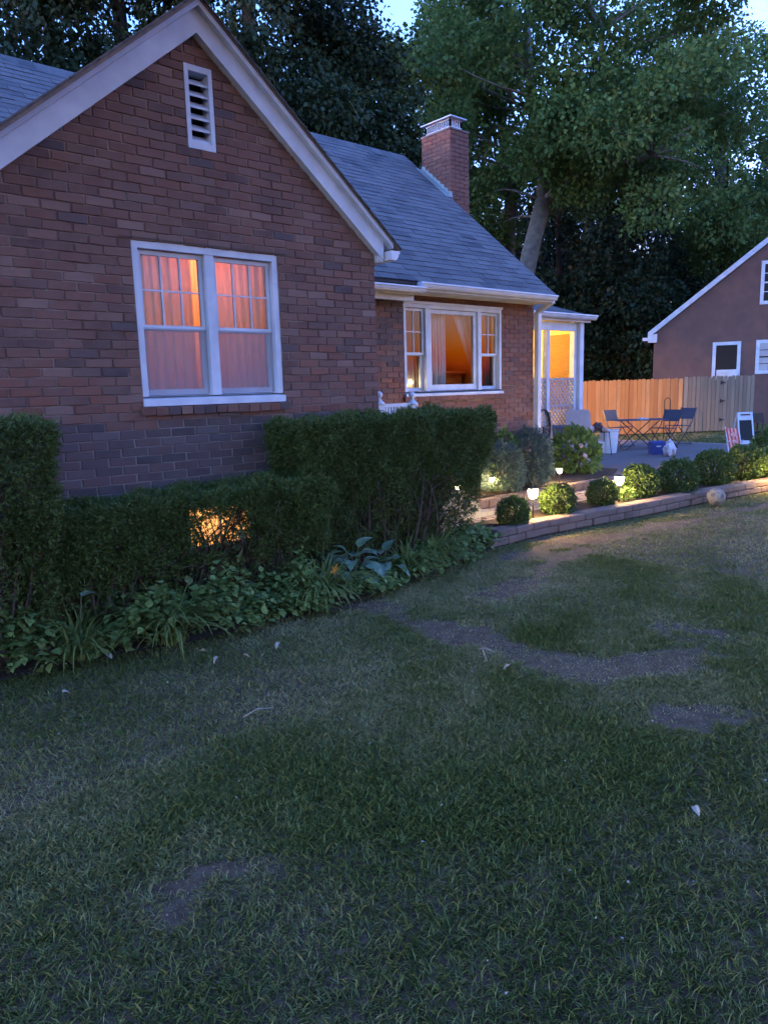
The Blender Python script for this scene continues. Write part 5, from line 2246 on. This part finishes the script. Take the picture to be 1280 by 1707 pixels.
# ================================================================== BALL AND BOX BY THE WALL
import bmesh
bm = bmesh.new()
bmesh.ops.create_icosphere(bm, subdivisions=5, radius=.12)
ico = [Vector(v) for v in ((0, 1, 1.618), (0, -1, 1.618), (0, 1, -1.618), (0, -1, -1.618), (1, 1.618, 0), (-1, 1.618, 0), (1, -1.618, 0), (-1, -1.618, 0), (1.618, 0, 1), (-1.618, 0, 1), (1.618, 0, -1), (-1.618, 0, -1))]
ico = [v.normalized() for v in ico]
for f in bm.faces:
    c = f.calc_center_median().normalized()
    f.material_index = 1 if max(c.dot(v) for v in ico) > math.cos(.27) else 0
    f.smooth = True
for v in bm.verts:
    c = v.co.normalized()
    if abs(max(c.dot(w) for w in ico) - math.cos(.33)) < .012:
        v.co *= .985
me = bpy.data.meshes.new('ball')
bm.to_mesh(me)
bm.free()
me.materials.append(mat('ball_white', (.27, .22, .17), .8, var=(.17, .14, .115), scale=22))
me.materials.append(mat('ball_dark', (.09, .08, .08), .8, var=(.16, .13, .11), scale=22))
o = link('ball', me, None)
p = gp((1192, 842), 0)
o.location = (p[0], p[1], .115)
o.rotation_euler = (.4, .9, .3)
tag(o, 'scuffed white ball with dark patches resting by the stone wall', 'ball')
p = gp((1151, 840), 0)
bx = thing('spotlight_box', 'small black box set against the stone wall near the ball', 'box', p)
t = MB()
t.box((p[0] - .04, p[1] - .02, 0), (p[0] + .04, p[1] + .10, .14))
t.build('case', 'black', bx)
t = MB()
t.box((p[0] - .048, p[1] - .03, .141), (p[0] + .048, p[1] + .11, .155))
t.build('lid', 'black', bx)

# ================================================================== PATIO FURNITURE
M['navy'] = mat('navy_fabric', (.030, .040, .075), .7, var=(.022, .030, .055), scale=30, bump=.2, bscale=200)
M['dark_frame'] = mat('dark_tube_frame', (.018, .016, .018), .45, spec=.5)
M['slate_top'] = mat('slate_table_top', (.06, .065, .10), .5, var=(.045, .05, .08), scale=6)


def folding_chair():
    root = thing('folding_chair', 'x', 'chair', (0, 0, 0), 'navy folding chairs on the patio')
    t = MB()
    t.hexa([(-.20, -.21, .44), (.20, -.21, .455), (.20, .21, .455), (-.20, .21, .44), (-.20, -.21, .455), (.20, -.21, .47), (.20, .21, .47), (-.20, .21, .455)])
    t.build('seat', 'navy', root)
    t = MB()
    t.hexa([(-.27, -.21, .60), (-.25, -.21, .60), (-.25, .21, .60), (-.27, .21, .60), (-.35, -.21, .86), (-.33, -.21, .86), (-.33, .21, .86), (-.35, .21, .86)])
    t.build('backrest', 'navy', root)
    for s in (-1, 1):
        y = s * .225
        t = MB()
        t.tube([(.24, y, 0), (-.20, y, .52), (-.35, y, .87)], .011, 7)
        t.build('leg', 'dark_frame', root)
        y = s * .20
        t = MB()
        t.tube([(-.26, y, 0), (.19, y, .44)], .011, 7)
        t.build('leg', 'dark_frame', root)
    t = MB()
    t.tube([(.23, -.225, .02), (.23, .225, .02)], .009, 6)
    t.tube([(-.25, -.2, .02), (-.25, .2, .02)], .009, 6)
    t.build('stretcher', 'dark_frame', root)
    return root


RA = math.atan2(_r[1], _r[0])                  # heading of image-right on the ground
fc0 = folding_chair()
fc0.location = gp((1033, 744), PZ)
fc0.rotation_euler = (0, 0, RA - 1.0)
fc0.scale = (1.08,) * 3
fc0['label'] = 'navy folding chair at the bin end of the patio table, backrest toward the fence'
dup(fc0, gp((1104, 747), PZ), RA + math.pi + .55, 1.08, 'navy folding chair at the patio table end beside the blue box')
dup(fc0, gp((1128, 741), PZ), RA + math.pi + .45, 1.08, 'navy folding chair set back from the patio table next to the gate')
tb = thing('patio_table', 'dark folding patio table between the navy chairs', 'table', gp((1064, 748), PZ))
tp = Vector(gp((1064, 748), PZ))
er = Vector((_r[0], _r[1], 0))
ef = Vector((math.cos(YAW), math.sin(YAW), 0))


def tbp(s, d, z):
    return tp + er * s + ef * d + Vector((0, 0, z))


for k in range(6):
    t = MB()
    d0 = -.32 + k * .107
    t.hexa([tbp(-.62, d0, .70), tbp(.62, d0, .70), tbp(.62, d0 + .1, .70), tbp(-.62, d0 + .1, .70), tbp(-.62, d0, .722), tbp(.62, d0, .722), tbp(.62, d0 + .1, .722), tbp(-.62, d0 + .1, .722)])
    t.build('top_slat', 'slate_top', tb)
for d0 in (-.28, .28):
    for s in (-1, 1):
        t = MB()
        t.tube([tbp(-.40 * s, d0 + .01 * s, 0), tbp(.40 * s, d0 + .01 * s, .70)], .012, 7)
        t.build('leg', 'dark_frame', tb)
t = MB()
t.tube([tbp(-.4, -.28, .02), tbp(-.4, .28, .02)], .01, 6)
t.tube([tbp(.4, -.28, .02), tbp(.4, .28, .02)], .01, 6)
t.build('stretcher', 'dark_frame', tb)
M['paper'] = mat('paper', (.42, .44, .5), .8)
t = MB()
t.hexa([tbp(-.05, -.2, .723), tbp(.18, -.16, .723), tbp(.16, .05, .723), tbp(-.07, .0, .723), tbp(-.05, -.2, .745), tbp(.18, -.16, .738), tbp(.16, .05, .742), tbp(-.07, .0, .748)])
t.hexa([tbp(-.03, -.17, .749), tbp(.12, -.15, .745), tbp(.1, .0, .749), tbp(-.05, -.02, .752), tbp(-.03, -.17, .757), tbp(.12, -.15, .752), tbp(.1, .0, .757), tbp(-.05, -.02, .76)])
tag(t.build('paper_stack', 'paper'), 'small pale stack of papers lying on the patio table', 'papers')

# white tub
M['white_plastic'] = mat('white_plastic', (.60, .62, .68), .45, var=(.52, .54, .60), scale=3, spec=.4)
p = gp((1014, 755), PZ)
bn = thing('white_bin', 'tall white plastic bin with rolled rim beside the patio table', 'bin', p)
t = MB()
t.lathe([(.165, 0), (.175, .01), (.215, .50), (.228, .515), (.228, .545), (.20, .545), (.165, .03), (.0, .025)], p, 22)
t.build('body', 'white_plastic', bn, False)
t = MB()
hp = Vector(p) - ef * .205 + er * .06 + Vector((0, 0, .36))
t.tube([hp - er * .05, hp - er * .05 - ef * .03, hp + er * .05 - ef * .03, hp + er * .05], .009, 6)
t.build('handle', 'white_plastic', bn)
# small wire table with clutter, tub below
p = gp((990, 758), PZ)
wt = thing('wire_side_table', 'black wire side table loaded with odds and ends', 'side table', p)
c = Vector(p)


def cp(s, d, z):
    return c + er * s + ef * d + Vector((0, 0, z))


t = MB()
for d0 in np.linspace(-.2, .2, 7):
    t.tube([cp(-.28, d0, .52), cp(.28, d0, .52)], .006, 5)
for s0 in (-.28, .28):
    t.tube([cp(s0, -.2, .52), cp(s0, .2, .52)], .009, 6)
t.build('top', 'black', wt)
for s0 in (-1, 1):
    for d0 in (-.2, .2):
        t = MB()
        t.tube([cp(s0 * .27, d0, .52), cp(s0 * .33, d0 * 1.1, 0)], .009, 6)
        t.build('leg', 'black', wt)
t = MB()
t.tube([cp(-.36, .0, .5), cp(-.34, 0, .62), cp(-.2, 0, .68), cp(-.02, 0, .66)], .010, 6)
t.build('handle', 'black', wt)
M['clutter_dark'] = mat('dark_bag', (.05, .03, .04), .6, var=(.09, .05, .05), scale=20)
M['clutter_pale'] = mat('pale_bag', (.45, .38, .36), .7, var=(.34, .22, .2), scale=18)


def lump(name, label, cat, c0, rad, m, seed):
    bmm = bmesh.new()
    bmesh.ops.create_icosphere(bmm, subdivisions=3, radius=1)
    rr2 = random.Random(seed)
    ph = [rr2.uniform(0, 6) for _ in range(3)]
    for v in bmm.verts:
        k = 1 + .18 * math.sin(v.co.x * 4 + ph[0]) * math.sin(v.co.y * 5 + ph[1]) + .1 * math.sin(v.co.z * 9 + ph[2] + v.co.x * 6)
        v.co = Vector((v.co.x * rad[0] * k, v.co.y * rad[1] * k, max(v.co.z, -.75) * rad[2] * k))
    me_ = bpy.data.meshes.new(name)
    bmm.to_mesh(me_)
    bmm.free()
    o_ = link(name, me_, m)
    o_.location = c0
    return tag(o_, label, cat)


lump('bundle', 'dark reddish bundle on the wire side table', 'bag', cp(.06, 0, .52 + .10), (.13, .11, .12), 'clutter_dark', 1)
lump('bundle', 'pale crumpled bundle on the wire side table', 'bag', cp(-.14, -.08, .52 + .075), (.10, .09, .09), 'clutter_pale', 2)
lump('bundle', 'small pale bundle at the bin side of the wire table', 'bag', cp(.20, -.08, .52 + .055), (.06, .06, .065), 'clutter_pale', 3)
t = MB()
q0 = cp(-.02, .02, 0)
t.hexa([cp(-.18, -.12, 0), cp(.16, -.12, 0), cp(.16, .14, 0), cp(-.18, .14, 0), cp(-.22, -.15, .30), cp(.20, -.15, .30), cp(.20, .17, .30), cp(-.22, .17, .30)])
tag(t.build('storage_tub', 'white_plastic'), 'white storage tub under the wire side table', 'tub')
# blue box + white bag
p = gp((1094, 757), PZ)
c = Vector(p)
M['blue_box'] = mat('blue_box', (.030, .055, .22), .6, var=(.024, .045, .18), scale=8)
bb_ = thing('blue_cooler_bag', 'square blue cooler bag on the patio before the table', 'bag', p)
t = MB()
t.hexa([cp(-.145, -.1, 0), cp(.145, -.1, 0), cp(.145, .14, 0), cp(-.145, .14, 0), cp(-.15, -.105, .27), cp(.15, -.105, .27), cp(.15, .145, .27), cp(-.15, .145, .27)])
t.build('body', 'blue_box', bb_)
t = MB()
t.hexa([cp(-.155, -.11, .271), cp(.155, -.11, .271), cp(.155, .15, .271), cp(-.155, .15, .271), cp(-.14, -.09, .295), cp(.14, -.09, .295), cp(.14, .13, .295), cp(-.14, .13, .295)])
t.build('lid', 'blue_box', bb_)
t = MB()
t.prism([cp(-.05, -.108, .17), cp(.05, -.108, .17), cp(.05, -.108, .20), cp(-.05, -.108, .20)], -ef * .004)
t.build('badge', 'paper', bb_)
M['bag_white'] = mat('white_bag', (.62, .58, .62), .6, var=(.50, .45, .50), scale=9, trans=.2)
p2 = gp((1115, 760), PZ)
lb = lump('plastic_bag', 'crumpled white plastic bag leaning on the blue cooler bag', 'bag', Vector(p2) + Vector((0, 0, .15)), (.16, .12, .20), 'bag_white', 7)
for v in lb.data.vertices:
    if v.co.z > 0:
        k = 1 - .45 * min(1, v.co.z / .2)
        v.co.x *= k
        v.co.y *= k
        v.co.x += .02 * math.sin(v.co.z * 60 + v.co.y * 40)
# red striped child's chair
M['red_sling'] = mat('red_sling', (.50, .07, .05), .7, var=(.42, .05, .04), scale=10)
M['pink'] = mat('pink_print', (.66, .36, .30), .7, var=(.5, .2, .17), scale=14)
p = gp((1220, 752), PZ)
c = Vector(p)
rcq = thing('red_sling_chair', 'small folding chair with red and white striped sling on the patio', 'chair', p)
for s0 in (-.15, .15):
    t = MB()
    t.tube([cp(s0 - .02, -.18, 0), cp(s0 + .02, .12, .55)], .011, 6)
    t.build('leg', 'white_metal', rcq)
    t = MB()
    t.tube([cp(s0, .2, 0), cp(s0, -.16, .26)], .011, 6)
    t.build('leg', 'white_metal', rcq)
for k in range(7):
    a, b_ = -.14 + k * .04, -.14 + (k + 1) * .04 - .003
    t = MB()
    t.hexa([cp(a, -.15, .06), cp(b_, -.15, .06), cp(b_, -.14, .06), cp(a, -.14, .06), cp(a, .09, .52), cp(b_, .09, .52), cp(b_, .10, .52), cp(a, .10, .52)])
    t.build('sling_stripe', 'red_sling' if k % 2 == 0 else 'pink', rcq)
for zz, rr3 in ((.38, .06), (.22, .055)):
    t = MB()
    dd = -.15 + (zz - .06) / .46 * .24
    t.prism([cp(rr3 * math.cos(a), dd - .012 + rr3 * math.sin(a) * .45, zz + rr3 * math.sin(a) * .85) for a in np.linspace(0, 2 * math.pi, 14)[:-1]], -ef * .006)
    t.build('print_spot', 'pink', rcq)
# white easel board
p = gp((1239, 740), PZ)
c = Vector(p)
ez = thing('easel_board', 'white framed easel with dark panel standing behind the red chair', 'easel', p)
t = MB()
for s0 in (-.17, .17):
    t.bar(cp(s0 * 1.1, -.14, 0), cp(s0, .03, .80), .035, .02)
t.bar(cp(-.19, -.13, .05), cp(.19, -.13, .05), .03, .09)
t.bar(cp(-.155, .015, .70), cp(.155, .015, .70), .03, .20)
t.build('frame', 'white', ez)
for s0 in (-.17, .17):
    t = MB()
    t.bar(cp(s0, .06, .78), cp(s0 * 1.05, .32, 0), .03, .02)
    t.build('rear_leg', 'white', ez)
t = MB()
t.hexa([cp(-.15, -.10, .10), cp(.15, -.10, .10), cp(.15, -.09, .10), cp(-.15, -.09, .10), cp(-.15, 0, .60), cp(.15, 0, .60), cp(.15, .01, .60), cp(-.15, .01, .60)])
t.build('panel', 'night_pane', ez)
t = MB()
t.bar(cp(-.12, -.005, .735), cp(.12, -.005, .735), .008, .035)
t.build('lettering_band', 'iron', ez)
p = gp((1257, 738), PZ)
c = Vector(p)
gr = thing('covered_grill', 'dark narrow barbecue stand behind the white easel', 'grill', p)
t = MB()
t.hexa([cp(-.18, -.16, .52), cp(.14, -.16, .52), cp(.14, .16, .52), cp(-.18, .16, .52), cp(-.16, -.14, .76), cp(.10, -.14, .76), cp(.10, .14, .76), cp(-.16, .14, .76)])
t.build('hood', 'iron', gr)
for s0 in (-.16, .12):
    for d0 in (-.14, .14):
        t = MB()
        t.bar(cp(s0, d0, 0), cp(s0, d0, .52), .03, .03)
        t.build('leg', 'iron', gr)
t = MB()
t.hexa([cp(-.14, -.12, .06), cp(.10, -.12, .06), cp(.10, .12, .06), cp(-.14, .12, .06), cp(-.14, -.12, .30), cp(.10, -.12, .30), cp(.10, .12, .30), cp(-.14, .12, .30)])
t.build('cabinet', 'night_pane', gr)

# things leaning at the porch
c = Vector(oY((966, 720), 8.55))
c.z = PZ
fp_ = thing('folded_table', 'grey folded table top with rounded corners leaning at the porch', 'folding table', tuple(c))
M['grey_panel'] = mat('grey_panel', (.33, .31, .33), .6, var=(.28, .26, .28), scale=4)
zt = oY((960, 683), 8.75)[2] - PZ
hw = .26
prof = [(-hw, 0), (hw + .02, 0), (hw, zt - .06), (hw - .05, zt), (-hw + .07, zt), (-hw + .02, zt - .05)]
t = MB()
t.prism([cp(s * 1.0, .22 * z / zt, z) for s, z in prof], ef * .045)
t.build('top', 'grey_panel', fp_)
t = MB()
t.bar(cp(-.2, .1, .02), cp(-.17, .30, zt * .85), .02, .02)
t.bar(cp(.2, .1, .02), cp(.17, .30, zt * .85), .02, .02)
t.build('leg_frame', 'dark_frame', fp_)
c = Vector(oY((926, 722), 8.6))
c.z = PZ
t = MB()
t.hexa([cp(-.22, -.14, 0), cp(.20, -.14, 0), cp(.20, .16, 0), cp(-.22, .16, 0), cp(-.24, -.16, .80), cp(.22, -.16, .80), cp(.22, .18, .80), cp(-.24, .18, .80)])
t.hexa([cp(-.26, -.18, .801), cp(.24, -.18, .801), cp(.24, .2, .801), cp(-.26, .2, .801), cp(-.22, -.14, .84), cp(.20, -.14, .84), cp(.20, .16, .84), cp(-.22, .16, .84)])
tag(t.build('storage_box', 'slate_top'), 'dark slate storage box standing before the porch lattice', 'box')
# spoked wheel and wooden post
c = Vector(oY((905, 712), 8.0))
wh = thing('cycle_wheel', 'black spoked wheel leaning at the house corner by the downspout', 'wheel', (float(c.x), float(c.y), PZ))
RW = .33
cc = Vector((c.x, c.y, c.z - .02))
wd = (er * .55 + ef * .83).normalized()
t = MB()
t.tube([cc + wd * RW * math.cos(a) + Vector((0, 0, RW * math.sin(a))) for a in np.linspace(0, 2 * math.pi, 33)], .022, 8, False)
t.build('tyre', 'black', wh, True)
t = MB()
for a in np.linspace(0, 2 * math.pi, 19)[:-1]:
    t.tube([cc, cc + wd * RW * math.cos(a) + Vector((0, 0, RW * math.sin(a)))], .003, 4)
t.build('spokes', 'dirty_white', wh)
t = MB()
t.lathe([(.03, -.03), (.03, .03)], cc, 10)
t.build('hub', 'iron', wh)
t = MB()
t.box((cc.x - .03, cc.y - .03, PZ - .05), (cc.x + .03, cc.y + .03, cc.z))
t.build('stand', 'iron', wh)
c = Vector(oY((919, 720), 8.05))
c.z = PZ
wp = thing('wooden_post', 'pale weathered wooden post with a green band leaning at the porch', 'post', tuple(c))
M['post_wood'] = mat('post_wood', (.34, .25, .19), .9, var=(.20, .15, .12), scale=25, bump=.5)
M['green_band'] = mat('green_band', (.06, .10, .07), .7)
zt = oY((911, 692), 8.1)[2] - PZ
t = MB()
t.bar(cp(.05, 0, .0), cp(-.05, .08, zt), .10, .055)
t.build('shaft', 'post_wood', wp)
t = MB()
t.bar(cp(-.05, .08, zt), cp(-.056, .083, zt + .05), .13, .075)
t.build('band', 'green_band', wp)
